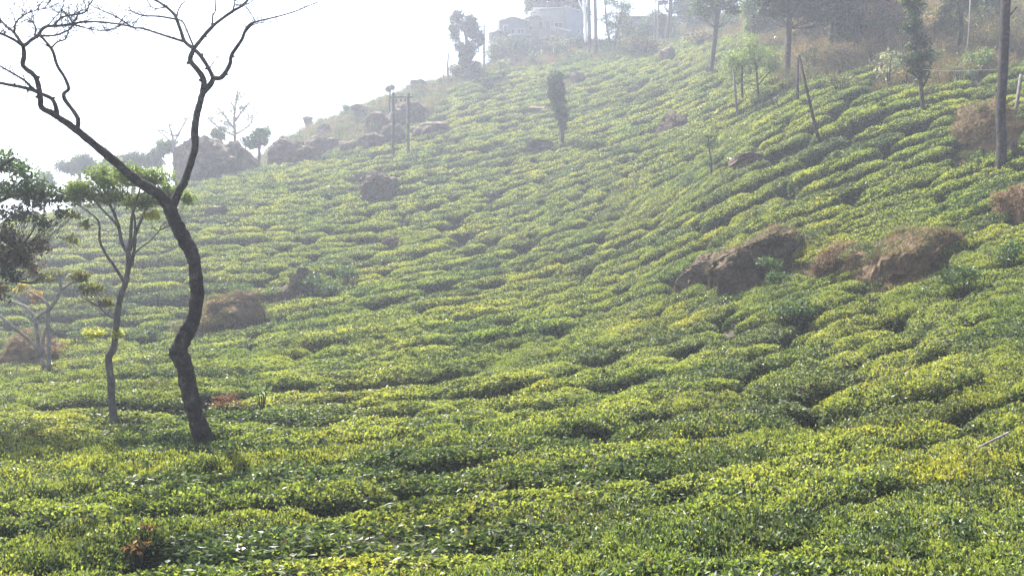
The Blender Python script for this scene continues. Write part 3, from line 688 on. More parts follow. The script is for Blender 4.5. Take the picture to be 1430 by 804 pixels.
# ------------------------------------------------------------------ the near bare tree (traced limb by limb)
b, YT = base(284, 614)
root = empty('bare_tree', b, 'tall leafless tree with crooked dark trunk forking into two wide limbs', 'tree')
TR = [(284,614,27),(275,585,26),(265,545,26),(257,510,27),(250,492,28),(253,480,27),(262,462,25),(271,440,22),(275,410,21),(272,370,20),(264,345,23),(252,324,22),(241,302,21),(235,283,21)]
LIMBS = [ # (points, depth drift, name)
 ([(236,288,19),(222,271,18),(200,258,16),(180,243,15),(160,225,14),(135,205,12.5),(110,184,12),(95,173,11),(80,163,10),(68,155,9)], -.9),
 ([(238,296,15),(247,272,13),(258,252,12),(267,225,11),(272,205,11),(272,180,11),(275,160,10.5),(280,140,10),(284,128,9.5)], .8),
]
SUBS = [ # (points, start depth, end depth)
 ([(80,164,7),(78,150,6),(72,138,5.5),(55,130,5),(40,124,5),(20,120,4.5),(0,116,4),(-40,108,3),(-80,90,1.5)], -.85, -1.6),
 ([(70,157,8),(58,150,8),(56,135,7.5),(50,108,7),(32,92,6.5),(34,78,6),(32,64,5.5)], -.9, -1.3),
 ([(32,64,5),(20,56,4),(8,50,3.5),(0,47,3),(-30,38,2)], -1.3, -1.9),
 ([(32,64,5),(20,46,4),(10,38,3.5),(2,30,3),(-14,14,2)], -1.3, -.9),
 ([(34,64,4.5),(44,56,4.5),(54,49,4.5),(58,42,4),(66,37,3.5),(85,36,3.2),(102,34,3),(115,31,2.5),(140,31,2.2),(165,34,2),(185,38,1.8)], -1.3, -.7),
 ([(108,182,6),(109,166,6),(100,152,5.5),(90,138,5.5),(90,130,5),(96,124,4.5),(90,108,4.5),(80,92,4),(75,75,3.8),(70,66,3.4),(60,54,3),(55,49,3)], -.7, -.4),
 ([(72,67,2.2),(80,59,2),(91,55,1.8),(96,42,1.6),(102,34,1.4)], -.45, -.8),
 ([(52,128,3),(42,120,3.6),(35,113,3),(22,105,2.6),(8,97,2.2),(-10,86,1.5)], -1.1, -1.9),
 ([(56,50,3),(76,50,2.2),(96,42,2),(102,35,1.6)], -1.2, -1.4),
 ([(76,36,2.4),(84,26,2.2),(95,22,2),(110,20,2),(119,17,1.8),(124,8,1.5),(124,-8,1.2)], -1.1, -1.0),
 ([(102,34,2),(97,24,1.6),(92,20,1.2)], -1, -1),
 ([(102,35,2),(122,40,1.6),(140,43,1.4),(158,40,1.2),(172,34,1)], -.9, -.5),
 ([(20,44,3),(22,32,2),(30,24,1.8),(38,19,1.5),(52,14,1.1),(62,12,.8)], -1.2, -1.2),
 ([(48,50,2.2),(50,40,1.8),(46,32,1.6),(36,27,1.4)], -1.2, -1.2),
 ([(283,130,9),(285,113,8),(278,100,7.5),(266,86,7),(268,75,6.5),(271,68,6)], .8, .7),
 ([(271,68,5.5),(285,50,5),(298,36,4.6),(312,25,4),(325,16,3.6),(337,9,3),(346,0,2.4),(352,-18,1.6)], .7, .2),
 ([(285,128,8),(294,118,7.5),(298,109,7)], .8, .9),
 ([(298,109,6.5),(291,95,5.5),(280,78,5.5),(271,69,5.5),(258,58,5.2),(253,45,5),(247,28,4.6),(243,20,4),(232,10,3.2),(220,2,3),(204,-6,2.5),(180,-30,1.5)], .9, 1.6),
 ([(298,109,7.5),(308,109,6.5),(315,101,6),(321,90,5.5),(323,78,5.2),(330,67,4.8),(338,55,4.2),(343,42,3.6),(350,34,3),(360,30,2.2),(385,24,1.7),(410,17,1.4),(425,11,1.3),(442,4,1)], .9, .1),
 ([(256,58,3.4),(240,53,3),(218,46,2.4),(200,40,2.4),(185,38,2),(165,25,1.8),(145,16,1.5),(125,7,1.1)], 1.1, .5),
 ([(245,27,2.6),(222,23,2.2),(200,22,2),(184,16,1.6),(181,10,1)], 1.3, 1.6),
 ([(297,36,2.4),(297,22,1.8),(301,15,1.6),(300,-6,1.3)], .4, .2),
 ([(325,16,2),(328,2,1.5),(329,-12,1)], .3, .2),
 ([(357,31,1.6),(351,20,1.3),(344,10,1.2),(338,8,1)], .5, .3),
 ([(271,67,2.6),(262,45,2.2),(256,32,2),(248,27,2)], .8, 1.2),
 ([(247,24,2),(250,12,1.5),(258,2,1.1)], 1.3, 1.3),
 ([(341,48,1.8),(352,36,1.4),(365,32,1.3),(377,31,1)], .5, .3),
 ([(330,8,1.6),(345,6,1.4),(352,2,1.1)], .3, .3),
 ([(232,10,2),(220,12,1.5),(211,10,1.2),(205,0,1)], 1.4, 1.4),
 ([(292,97,1.6),(296,90,1.2),(299,86,.9)], .9, .9),
]
mb = MB(); q, r = pl(TR, YT); r = [v * .86 for v in r]; q = [q[0] + Vector((.05, 0, -.5))] + q; r = [r[0] * 1.35] + r; r[1] *= 1.08
mb.tube(q, r, 18, 0, 9, .17)
for (px_, py_, rr) in ((248,492,.15),(262,342,.13),(238,288,.12)):       # swollen knots where limbs were lost
    for k in range(3): p = P3(px_ + random.uniform(-4, 4), py_ + random.uniform(-5, 5), YT - .02); mb.tube([p - Vector((0, 0, rr * .7)), p, p + Vector((0, 0, rr * .7))], [rr * .3, rr * .85, rr * .3], 8, 0, 4, .25)
mb.build('trunk', M['bark'], root, smooth=True)
tips = []
for L, dr in LIMBS:
    mb = MB(); q, r = pl(L, YT, dr); r = [v * .88 for v in r]; mb.tube(q, r, 12, 0, 6, .18); mb.build('limb', M['bark'], root, smooth=True)
for L, d0, d1 in SUBS:
    q, r = pl(L, YT + d0, d1 - d0); mb = MB(); big = L[0][2] > 4
    mb.tube(q, r, 8 if big else 5, 0, 3, .16 if big else 0); mb.build('branch', M['bark'], root, smooth=True)
    for i in range(1, len(q)):
        if L[i][2] < 3.8: tips.append((q[i], (q[i] - q[i - 1]).normalized(), L[i][0]))
    for i in range(1, len(q) - 1):                                       # stubs at the bends
        if big and random.random() < .55:
            d = (q[i] - q[i - 1]).normalized(); sd_ = d.orthogonal().normalized(); sd_.rotate(Matrix.Rotation(random.uniform(0, 6.28), 3, d)); kk = MB(); e = q[i] + sd_ * r[i] * 1.9
            kk.tube([q[i], q[i] + sd_ * r[i], e], [r[i] * .8, r[i] * .7, r[i] * .25], 6, 0, 2, .2); kk.build('stub', M['bark'], root, smooth=True)
mb = MB(); rg = np.random.default_rng(4)
for p, d, x in tips:
    for k in range(3 if x < 200 else 2):
        twigs(mb, p, (d + Vector(rg.normal(0, .7, 3)) + Vector((0, 0, .15))), rg.uniform(.15, .4) * (1.25 if x < 190 else .7), .0055, rg, 2, .75, 2)
tag(mb.build('twigs', M['bark'], root), None, None, None, 'stuff')

# ------------------------------------------------------------------ the other trees on the left
tree('umbrella_tree', 'slim tree with flat pale green umbrella crown, left of the bare tree', 'tree', (158, 580),
 [[(158,580,11),(156,560,10),(155,530,10),(152,508,9.5),(152,497,10),(159,486,9.5),(161,465,8.5),(164,440,8),(168,415,8),(176,392,8),(180,365,7.5),(178,350,7)],
  [(178,352,6),(170,338,5),(166,318,4.5),(158,295,3.5),(146,275,2.5),(138,262,1.5)], [(178,352,6),(182,335,5),(184,305,4),(190,282,3),(196,262,2)],
  [(174,395,5),(160,372,4),(148,355,3.5),(139,335,3),(138,310,2.6),(122,295,2),(106,284,1.5)], [(181,350,5),(188,330,4.5),(198,305,4),(206,288,3),(216,270,2)],
  [(166,318,3.5),(155,305,3),(140,290,2.2),(126,272,1.5)], [(184,372,4),(188,345,3.6),(189,318,3),(186,295,2.4),(178,270,1.6)], [(180,362,2.5),(196,346,2),(210,336,1.6),(222,322,1.2)],[(163,446,2),(150,440,1.6),(138,428,1.2)]],
 [(118,262,26,20,LIGHT,.1),(150,250,30,20,LIGHT,.3),(182,248,30,20,LIGHT,-.1),(215,254,28,19,LIGHT,.2),(104,275,15,14,LIGHT),(236,268,16,13,LIGHT),(262,275,13,10,LIGHT),(150,276,36,12,LIGHT,.2),(195,278,34,12,LIGHT),
  (212,300,13,6,YEL),(126,402,16,9,OLIVE,-.1),(148,422,12,8,OLIVE),(130,466,14,7,YEL,-.1),(164,466,9,6,YEL),(112,385,14,8,OLIVE)],
 bark='bark2', leaf=.06, dens=1.5, jit=.55, seed=5, drift=[0,.3,-.2,-.4,.4,.1,.2,.2,-.2], bw=2, clump=12)
tree('small_bare_tree', 'low twisted tree with twin grey trunks and few orange leaves, far left', 'tree', (66, 512),
 [[(68,512,6),(68,490,5.5),(68,468,5.5),(66,446,5.5),(68,432,6),(76,422,5.5),(84,406,5),(84,396,4),(80,384,3)],
  [(62,514,7),(58,500,6),(53,478,6),(50,455,6),(47,444,5),(38,430,4.5),(22,423,3.5),(8,418,3),(-10,408,2)],
  [(57,498,4.5),(46,480,4),(30,466,4),(12,452,3.5),(0,440,3)], [(84,405,4),(98,396,3.5),(112,390,2.5),(124,380,1.6)], [(48,446,4.5),(58,438,4.5),(68,430,4.5),(62,420,3.5),(50,412,2.5),(40,406,2)],[(62,498,3.5),(60,478,3.5),(64,455,3)]],
 [(28,402,13,8,ORANGE+OLIVE+YEL),(48,416,12,9,[(.3,.14,.05),(.35,.2,.05)]),(76,384,16,9,OLIVE),(104,388,14,8,OLIVE)],
 bark='barkpale', leaf=.08, dens=.8, seed=6, drift=[0,.2,-.5,.3,-.3,.2], bw=1.2, clump=7)
tree('overhanging_tree', 'dark leafy tree leaning into the picture at the left edge', 'tree', (-70, 620),
 [[(-70,620,22),(-68,520,20),(-60,430,18),(-48,370,15),(-38,320,13)], [(-48,372,10),(-20,345,7),(6,335,5),(30,345,3)], [(-40,325,10),(-15,290,7),(20,272,5),(50,262,4),(80,262,2.5)], [(-38,322,9),(-25,270,7),(0,235,5),(20,220,3)],
  [(20,320,4),(18,345,3),(8,372,2.5),(20,392,2)]],
 [(8,228,28,20,GREEN),(32,242,24,16,GREEN),(-20,225,26,24,GREEN),(0,262,34,18,GREEN),(35,266,28,15,DARK+GREEN),(66,268,24,15,DARK+GREEN),(50,283,24,12,DARK),(82,276,14,14,DARK),(84,298,12,8,DARK),(100,300,10,6,OLIVE),
  (-10,300,28,16,DARK),(12,330,20,16,[(.07,.05,.045),(.05,.045,.035)]),(-5,355,30,22,[(.07,.05,.045),(.05,.045,.035),(.08,.06,.04)]),(30,358,22,16,[(.08,.055,.045),(.05,.045,.035)]),(10,382,22,10,DARK),(42,372,14,10,BROWN),(100,335,12,8,OLIVE),(62,388,12,7,OLIVE),(-5,405,24,16,DARK+BROWN),(24,352,20,16,DARK+OLIVE),(58,345,14,12,[(.08,.055,.045),(.09,.07,.045)]),(60,310,16,10,DARK),(118,312,10,6,OLIVE),(28,300,24,12,DARK)],
 Y=14.5, leaf=.075, dens=.85, jit=.6, seed=8, drift=[0,.2,.5,-.4,0], bw=3.5, clump=14)

# ------------------------------------------------------------------ trees and shrubs along the left ridge
YR = float(warp(88))
tree('round_tree', 'dark rounded treetop beyond the ridge, leftmost against the sky', 'tree', (112, 262), [[(112,300,5),(111,260,5),(112,238,4)]], [(100,232,18,16),(122,230,18,15),(136,238,14,12)], Y=float(warp(100)), cols=DARK, leaf=.2, dens=1.6, seed=11, sink=False)
tree('round_tree', 'long dark treetop beyond the ridge, right of the leftmost one', 'tree', (190, 262), [[(185,300,5),(186,260,5),(188,235,4)]], [(165,225,20,14),(190,220,22,14),(212,222,18,15),(178,236,28,10),(160,238,24,12),(222,212,12,12)], Y=float(warp(100)), cols=DARK, leaf=.2, dens=1.5, seed=12, sink=False)
tree('round_tree', 'small pale treetop in the dip beside the dark overhanging foliage', 'tree', (62, 285), [[(62,300,3),(62,270,3),(62,255,2)]], [(62,250,14,13),(55,258,10,8)], Y=float(warp(105)), cols=GREEN, leaf=.26, dens=1.3, seed=13, sink=False)
tree('thin_bare_tree', 'spreading leafless tree behind the dark ridge boulder', 'tree', (242, 215), [[(243,225,4),(243,205,3.5),(241,190,3),(236,175,2)], [(243,205,2.5),(230,190,2),(214,178,1.4),(202,174,1)], [(243,200,2.5),(252,182,2),(262,166,1.5),(272,158,1)], [(241,190,2),(226,182,1.5),(212,184,1)]],
 [(250,168,24,14),(228,182,26,8),(262,176,16,14)], Y=float(warp(96)), bark='barkpale', cols=[(.2,.19,.18),(.26,.24,.22)], leaf=.12, dens=.06, seed=14, sink=False, bw=1.1, jit=.2, clump=26)
tree('thin_sparse_tree', 'tall airy tree with scattered small leaves standing on the ridge', 'tree', (326, 205), [[(327,212,4.5),(328,190,4),(327,165,3.5),(330,140,2.5),(332,124,1.4)], [(327,180,3),(312,160,2.2),(300,146,1.4)], [(328,170,3),(342,150,2),(352,140,1.3)], [(328,190,2.6),(305,178,2),(290,165,1.4)], [(328,188,2.6),(345,178,1.8),(354,165,1.2)],[(328,152,2),(320,138,1.4),(314,128,1)]],
 [(330,140,24,22),(308,160,26,20),(346,158,18,22),(322,176,36,16)], Y=float(warp(96)), bark='barkpale', cols=[(.2,.2,.15),(.15,.15,.12)], leaf=.17, dens=.16, seed=15, sink=False, bw=1.2, clump=34, jit=.2)
tree('ridge_tree', 'bushy little tree between the two large ridge boulders', 'tree', (362, 215), [[(362,225,4),(362,205,4),(362,190,3)]], [(360,194,16,14),(370,186,11,9),(350,200,12,10)], Y=float(warp(94)), cols=GREEN, leaf=.2, dens=1.2, seed=16, sink=False)
tree('ridge_tree', 'small leafy treetop just behind the dark boulder on the ridge', 'tree', (304, 200), [[(304,225,3),(304,200,3),(303,190,2)]], [(306,188,14,12),(226,205,10,10),(240,204,12,11)], Y=float(warp(97)), cols=GREEN, leaf=.2, dens=1.1, seed=17, sink=False, branches=False)
tree('skyline_tree', 'tiny feathery tree on the far rocky skyline, left of the twin poles', 'tree', (483, 168), [[(483,172,3),(483,160,2.5),(483,152,2)]], [(483,152,8,7),(480,160,6,5)], Y=float(warp(124)), cols=GREEN, leaf=.2, dens=.9, seed=18)
tree('skyline_tree', 'tiny flat topped tree on the flat pale boulder by the twin poles', 'tree', (544, 136), [[(544,138,2.5),(545,130,2.2),(544,124,1.8)]], [(541,124,6,4),(548,122,6,4)], Y=float(warp(112)), cols=DARK, leaf=.2, dens=.9, seed=19)
pole('dead_stick', 'thin bare stick rising above the ridge at far left', 'dead tree', [(148,230,2.2),(148,200,1.8),(144,176,1)], Y=float(warp(98)), sides=5)
outline_rock([(228,252),(231,225),(240,201),(256,190),(284,188),(300,200),(318,215),(333,228),(320,242),(300,252),(268,262)],'broad dark boulder on the ridge seen behind the bare tree limb',1,Y=float(warp(84)))
outline_rock([(292,196),(302,187),(318,188),(334,200),(352,215),(366,228),(350,238),(322,238),(300,225)],'brown sloping boulder right of the broad dark one',91,Y=float(warp(86)))
outline_rock([(364,234),(366,208),(384,195),(406,191),(436,202),(450,213),(440,224),(400,234)],'long boulder with reddish sloping top at the ridge end',3,Y=float(warp(90)))
ROCKS = [(446,200,44,36,'pointed dark boulder right of the long flat one'),(450,180,30,22,'small boulder perched above the pointed one'),(482,203,30,16,'low stone at the upper edge of the left tea slope'),
 (516,194,48,28,'dark triangular boulder left of the twin poles'),(525,168,34,26,'round grey boulder on the rough slope left of the poles'),(548,184,44,30,'wide dark boulder behind the foot of the twin poles'),
 (565,150,70,46,'large flat topped pale boulder behind the twin poles'),(602,176,56,24,'brownish low rock bank right of the twin poles'),(584,116,22,20,'knobbly boulder on the skyline above the pole tops'),
(508,150,34,14,'long low boulder on the skyline'),
 (430,166,16,10,'little stone sitting on the left skyline')]
for i, (a, b_, c, d, l) in enumerate(ROCKS):
    rock(a, b_, c, d, l, 20 + i, depth=.9, flat=.35 if i == 6 else 0)
outline_rock([(495,274),(501,255),(514,240),(528,234),(545,240),(559,252),(548,266),(520,274)],'craggy boulder alone among the tea in the upper left slope',5)
outline_rock([(380,420),(393,396),(409,380),(432,371),(452,384),(432,404),(405,420)],'leaning stone slab in the gully with shade beside it',6)
rock(300,291,32,12,'flat dark rock low in the far left tea slope',7)
rock(40,302,46,18,'tan boulder on the ridge under the overhanging leaves',9,Y=float(warp(82)))
big = outline_rock([(1010,404),(1013,356),(1038,336),(1060,322),(1088,315),(1125,314),(1152,322),(1150,338),(1122,356),(1100,376),(1072,404)],'big dark brown rock with dry grass rim on the right hand slope',40,depth=.55,rough=1.2)
shaggy(big, 1500, .2, .007, OLIVE + BROWN, 3, updir=.9)
outline_rock([(1008,406),(1012,360),(1030,347),(1056,350),(1064,376),(1052,408),(1030,412)],'blunt dark front block leaning against the big brown rock',41,depth=.6,rough=1.2,Y=hit(1036,400) - .3)
outline_rock([(942,410),(954,388),(975,370),(1000,356),(1019,350),(1014,378),(1010,392),(980,406)],'smaller ragged rock below left of the big brown rock',42,depth=.5,rough=1.2)
for i, (a, b_, c, d, l) in enumerate([(755,150,28,12,'small brown rock left of the columnar tree'),(806,106,24,16,'weathered stump like rock right of the columnar tree'),
   (930,72,26,20,'grey rock at the upper end of the tea, under the slender trees'),(545,335,20,12,'small dark rock in the middle of the far slope'),(762,199,60,8,'narrow bare bank below the columnar tree'),(1048,218,50,14,'brown bare bank beside the little slender tree')]):
    rock(a, b_, c, d, l, 60 + i, depth=1)
outline_rock([(918,184),(925,164),(945,154),(966,157),(974,172),(955,186)],'reddish earth bank among the rows high up the slope',60)
# earthen mounds with dry grass
MND = [([(1176,402),(1184,366),(1210,348),(1260,337),(1320,320),(1380,312),(1404,320),(1402,346),(1362,370),(1310,392),(1260,412),(1210,416)],'long low earth mound with dead grass and weeds, right of the boulders',5200),
   ([(1142,388),(1148,362),(1162,346),(1180,344),(1192,356),(1184,380),(1166,394)],'small reddish mound of dead grass beside the long mound',1000),
   ([(1348,212),(1351,168),(1364,141),(1386,128),(1412,124),(1430,146),(1434,205),(1402,222),(1366,222)],'tall rusty earth mound behind the dark trunk at right',2600),
   ([(1398,298),(1402,276),(1420,264),(1446,268),(1450,296),(1424,304)],'reddish brown mound cut by the right edge',900),
   ([(240,474),(252,456),(280,434),(308,412),(336,400),(366,406),(378,428),(352,448),(300,466)],'broad brown grassy mound in the gully right of the bare tree',2600),
   ([(-16,510),(-12,486),(10,472),(40,470),(66,482),(78,506),(30,514)],'low heap of dead brush under the orange leaved tree',1600)]
for i, (pts_, l, n) in enumerate(MND):
    o = outline_rock(pts_, l, 80 + i, name='earth_mound', cat='mound', m='earth', depth=.5, rough=1.1)
    cs = (BROWN + OLIVE, BROWN, BROWN + OLIVE, BROWN, BROWN + OLIVE, BROWN)[i]
    shaggy(o, n, .2, .007, cs, 5 + i, droop=1.5, updir=.1)
    rg = np.random.default_rng(900 + i); mb = MB(); tops = [v.co.copy() for v in o.data.vertices if v.normal.z > .35 and v.co.z > 0]
    for k in range((26, 4, 8, 4, 22, 10)[i]):
        v = tops[int(rg.integers(0, len(tops)))]; rr = rg.uniform(.1, .3)
        cc_ = (OLIVE, BROWN, OLIVE + GREEN, GREEN + DARK, OLIVE)[int(rg.integers(0, 5))] if i not in (1, 3) else BROWN
        foliage(mb, (v.x, v.y, v.z + rr * .1), (rr * 1.5, rr, rr * .6), int(4 * rr * rr * 4 / .0022), .06, cc_, rg, 6, .5, .45, .5)
    wd = bpy.data.objects.new('weeds', mb.mesh('weeds', [M['leaf']])); COL.objects.link(wd); wd.parent = o; wd['kind'] = 'stuff'
# shrubs and withered patches
SH = [(305,440,42,18,'dry pale brush heap in the gully behind the bare tree',OLIVE+BROWN,.07,1.1),(262,456,34,14,'greyish dry brush left of the bare tree trunk in the gully',[(.2,.18,.13),(.15,.14,.09)],.07,.9),(338,406,24,12,'green shrub topping the dark gully rock',GREEN,.09,1.2),
 (366,545,18,9,'bright green fern clump right of the bare tree',LIGHT,.1,.9),(312,559,34,9,'patch of rust brown withered shrub right of the bare trunk',[(.16,.07,.045),(.12,.06,.04)],.05,.9),
 (192,762,20,10,'withered rusty twigs in the bottom left bushes',[(.25,.11,.05),(.2,.12,.06)],.05,.5),(204,737,16,7,'small brown dead shoots above the withered twigs',[(.28,.14,.06)],.045,.4),
 (1303,78,13,11,'round dark green shrub on the dry bank',DARK+GREEN,.13,1.4),(1366,80,22,17,'bright green shrub on the dry bank left of the dark trunk',GREEN+LIGHT,.13,1.4),(1240,88,28,20,'pale big leaved shrub below the dark narrow tree',[(.2,.2,.14),(.12,.14,.08),(.26,.25,.2)],.2,.8),
 (1175,112,30,12,'grey green weeds at the upper edge of the tea',OLIVE,.14,1.),(1340,96,30,12,'dry olive shrub between the two green shrubs',OLIVE,.13,1.),(1265,105,24,12,'brown scrub at the foot of the narrow tree',BROWN+OLIVE,.13,.9),
 (1130,78,26,14,'yellowish dry shrub behind the leaning pole',OLIVE,.14,1.),(1215,70,20,14,'tan dry shrub at the path edge',OLIVE+BROWN,.14,1.),(660,100,18,10,'dark shrub under the twin crowned tree',DARK,.2,1.),(700,88,22,9,'low green hedge under the leftmost house',GREEN+OLIVE,.22,1.),
 (746,80,14,9,'dark shrub against the lower shed wall',DARK,.2,1.2),(815,76,16,8,'pale shrub beside the tall twin trunks',OLIVE+GREEN,.2,1.),(900,62,40,12,'long brown thicket under the long roofed building',BROWN+OLIVE+DARK,.2,1.2),(975,48,30,14,'dark thicket at the top of the upper slope',DARK+BROWN,.22,1.2),
 (1352,106,14,10,'dark little shrub among the upper right tea rows',DARK,.1,1.2),(440,394,34,14,'dark uncut shrub along the gully right of the leaning slab',DARK+GREEN,.1,1.2),(484,378,32,12,'dark uncut shrub further up the gully line',DARK+GREEN,.1,1.2),(462,404,26,8,'low dark shrub in the gully bottom',DARK,.1,1.2),(152,402,18,14,'dark uncut shrub left of the umbrella tree trunk',DARK,.1,1.1),(110,470,22,10,'dark uncut shrub right of the twin grey trunks',DARK+GREEN,.1,1.2),(210,462,18,8,'dark shrub right of the umbrella tree trunk',DARK+GREEN,.1,1.1),
 (1080,385,22,12,'dark weeds filling the hollow under the big brown rock',DARK+GREEN,.08,1.1),(1345,388,34,18,'dark glossy uncut bush below the long mound',DARK+GREEN,.08,1.4),(1110,428,40,16,'dark uncut bush in the hollow below the big rock',DARK+GREEN,.08,1.3),(1410,350,22,18,'dark green uncut bush at the right edge below the mound',DARK+GREEN,.09,1.2),(1072,368,22,14,'dark green weeds growing in front of the big boulder',DARK+GREEN,.08,1.),(1010,238,10,3,'tuft of pale weeds by the fallen white stick',OLIVE,.08,.8)]
for i, (a, b_, c, d, l, cs, lf, dn) in enumerate(SH): shrub(a, b_, c, d, l, cs, 200 + i, lf, dn)

# ------------------------------------------------------------------ trees up the slope and along its top
tree('columnar_tree', 'dark column shaped tree standing alone in the upper tea rows', 'tree', (785, 200), [[(785,202,6),(785,180,5),(783,150,4),(779,120,3)]],
 [(778,112,13,14),(777,130,13,14),(781,148,12,14),(784,162,10,12),(786,176,7,9),(776,122,13,20)], cols=DARK, leaf=.17, dens=1.5, seed=31, bw=1.5)
tree('twin_crowned_tree', 'dark tree with one crown above another left of the houses', 'tree', (652, 108), [[(652,110,6),(651,90,5),(652,60,4.5),(648,42,4)], [(652,68,3.5),(640,56,2.5),(632,46,2)]],
 [(646,32,20,16),(660,38,16,16),(632,46,11,13),(666,54,11,13),(652,76,20,18),(650,86,16,14),(642,100,22,9,OLIVE+DARK),(664,96,12,10,GREEN)], Y=float(warp(126)), cols=DARK, leaf=.26, dens=1.5, seed=32)
tree('young_green_tree', 'light green young tree with slender stems on the upper slope', 'tree', (1058, 140), [[(1059,144,4),(1058,120,3.5),(1056,95,3),(1050,75,2)], [(1037,136,3.5),(1036,115,3),(1037,92,2.5),(1040,75,1.5)], [(1058,120,2.5),(1068,108,2),(1078,98,1.3)]],
 [(1040,68,24,18),(1020,84,18,17),(1050,86,24,18),(1072,82,20,18),(1030,100,20,12),(1080,94,14,13)], cols=LIGHT, leaf=.13, dens=.5, jit=.6, seed=33)
tree('dark_crowned_tree', 'straight trunked tree with heavy dark crown at the top of the slope', 'tree', (1100, 104), [[(1100,106,9),(1100,80,8.5),(1102,40,8),(1103,0,7.5),(1104,-60,6)]],
 [(1080,10,28,20),(1115,10,30,20),(1100,-16,44,28),(1145,12,24,20),(1175,6,24,22),(1100,-60,40,30),(1160,-30,34,28)], cols=DARK, leaf=.22, dens=1.3, seed=34, bw=2)
tree('slender_tree', 'slim leaning tree at the head of the tea rows, left of the young green one', 'tree', (993, 102), [[(992,104,7),(996,75,6.5),(1000,40,6),(1004,0,5.5),(1006,-50,4)]],
 [(1004,4,26,16),(980,10,22,18),(1010,-30,30,26),(1024,14,14,12)], cols=DARK+GREEN, leaf=.24, dens=.8, seed=35, bw=2)
tree('slender_tree', 'upright slim tree at the gap in the skyline by the long building', 'tree', (932, 58), [[(930,64,7),(932,45,6.5),(936,20,6),(937,-10,5),(938,-50,3)]],
 [(936,-10,16,10),(948,0,10,5,GREEN),(926,2,8,5),(960,4,9,6,GREEN),(975,-6,16,10)], Y=float(warp(132)), cols=DARK, leaf=.22, dens=.8, seed=36, bw=1.6)
tree('narrow_tree', 'dark narrow tree standing on the dry bank at upper right', 'tree', (1289, 153), [[(1289,155,6),(1287,130,5.5),(1285,108,5),(1280,80,4.5),(1278,40,4),(1276,-20,3)], [(1287,115,3.5),(1276,104,2.5),(1266,100,2)], [(1288,122,3),(1295,110,2.5),(1298,100,2)]],
 [(1284,100,18,12),(1276,84,22,14),(1280,62,18,16),(1274,36,16,20),(1276,8,18,20),(1276,-30,20,26),(1296,80,12,12)], cols=DARK, leaf=.12, dens=1.0, seed=37, bw=1.6, clump=12)
tree('sapling', 'tiny dark sapling among the rows, below the young green tree', 'tree', (993, 246), [[(993,248,2.5),(993,225,2.2),(990,205,2),(989,190,1.5)]], [(990,200,15,8),(984,192,9,6),(998,190,8,6)], cols=DARK+GREEN, leaf=.1, dens=.35, seed=38, bw=1)
HT = [(703,66,80,DARK+OLIVE),(730,72,86,DARK),(782,66,82,OLIVE+DARK),(812,68,82,DARK),(915,30,40,DARK),(985,25,45,DARK),(1018,40,50,GREEN+DARK),(1068,22,60,OLIVE+GREEN),(1128,30,70,OLIVE+BROWN),(1148,5,60,DARK),(1185,30,70,OLIVE+DARK),(1210,8,60,DARK+BROWN),(1252,25,70,BROWN+OLIVE),(1262,0,60,OLIVE),(1318,22,70,OLIVE+BROWN),(1362,30,60,DARK+OLIVE),(1420,40,60,GREEN+DARK),(1375,0,50,DARK+GREEN)]
WHERE = ['below the leftmost house','left of the low plank shed','in front of the pale house','in front of the small blue hut','by the long building','behind the first slender tree','left of the pale leafed tree','just left of the heavy dark crown','just right of the heavy dark crown','above the yellowish shrub','over the brown bank','left of the dark narrow tree','right of the dark narrow tree','at the top edge above the bank','above the round dark shrub','behind the tall dark trunk','at the right edge above the bank','at the top edge left of the tall trunk']
for i, (px_, py_, yb, cs) in enumerate(HT):
    Yt = hit(px_, yb) + 4 if px_ > 1000 else float(warp(138)); s_ = 24
    tree('thicket_tree', '%s thicket tree %s' % ('dark leafy' if cs[0] == DARK[0] else ('green' if cs[0] == GREEN[0] else 'brownish'), WHERE[i]), 'tree', (px_, yb), [[(px_,yb + 6,4),(px_ + 3,(yb + py_) / 2,3.4),(px_ - 2,py_,2.6)]],
      [(px_,py_,s_,18),(px_ - 12,py_ + 12,s_ * .8,16),(px_ + 13,py_ + 10,s_ * .8,15),(px_ + 2,py_ + 24,s_ * .9,12)], Y=Yt, cols=cs, leaf=.2, dens=.75, seed=500 + i, jit=.5)
tr = tree('tall_trunk_tree', 'tall straight dark trunk rising out of frame at right', 'tree', (1398, 232), [[(1397,236,15),(1399,205,13),(1397,160,12.5),(1400,110,12.5),(1402,60,12.5),(1405,0,12),(1408,-120,12),(1412,-260,9)], [(1405,-120,6),(1380,-180,4),(1360,-230,2)], [(1408,-170,6),(1440,-230,4),(1460,-280,2)], [(1402,30,3),(1410,22,2),(1420,10,1.6)]], sides=12, drift=[0,.3,-.4,-.3])
tree('birch_like_tree', 'pale white barked trunk beside the houses', 'tree', (818, 60), [[(818,60,4.5),(818,44,4.5),(817,20,4),(815,0,3.6),(812,-40,3)], [(817,22,2.5),(811,8,2),(806,-4,1.5)]], [(812,-30,22,18)], Y=float(warp(136)), bark='white', cols=DARK, leaf=.26, dens=.7, seed=39, sink=False)
tree('dark_grove_tree', 'big dark tree looming behind the houses', 'tree', (770, 60), [[(770,60,8),(770,30,7),(768,0,6)]], [(750,-2,20,20),(778,4,26,18),(806,14,20,24),(766,-30,40,24),(806,-20,26,24),(738,10,7,14),(800,36,14,12)], Y=float(warp(150)), cols=DARK, leaf=.3, dens=1.4, seed=40, sink=False, branches=False)
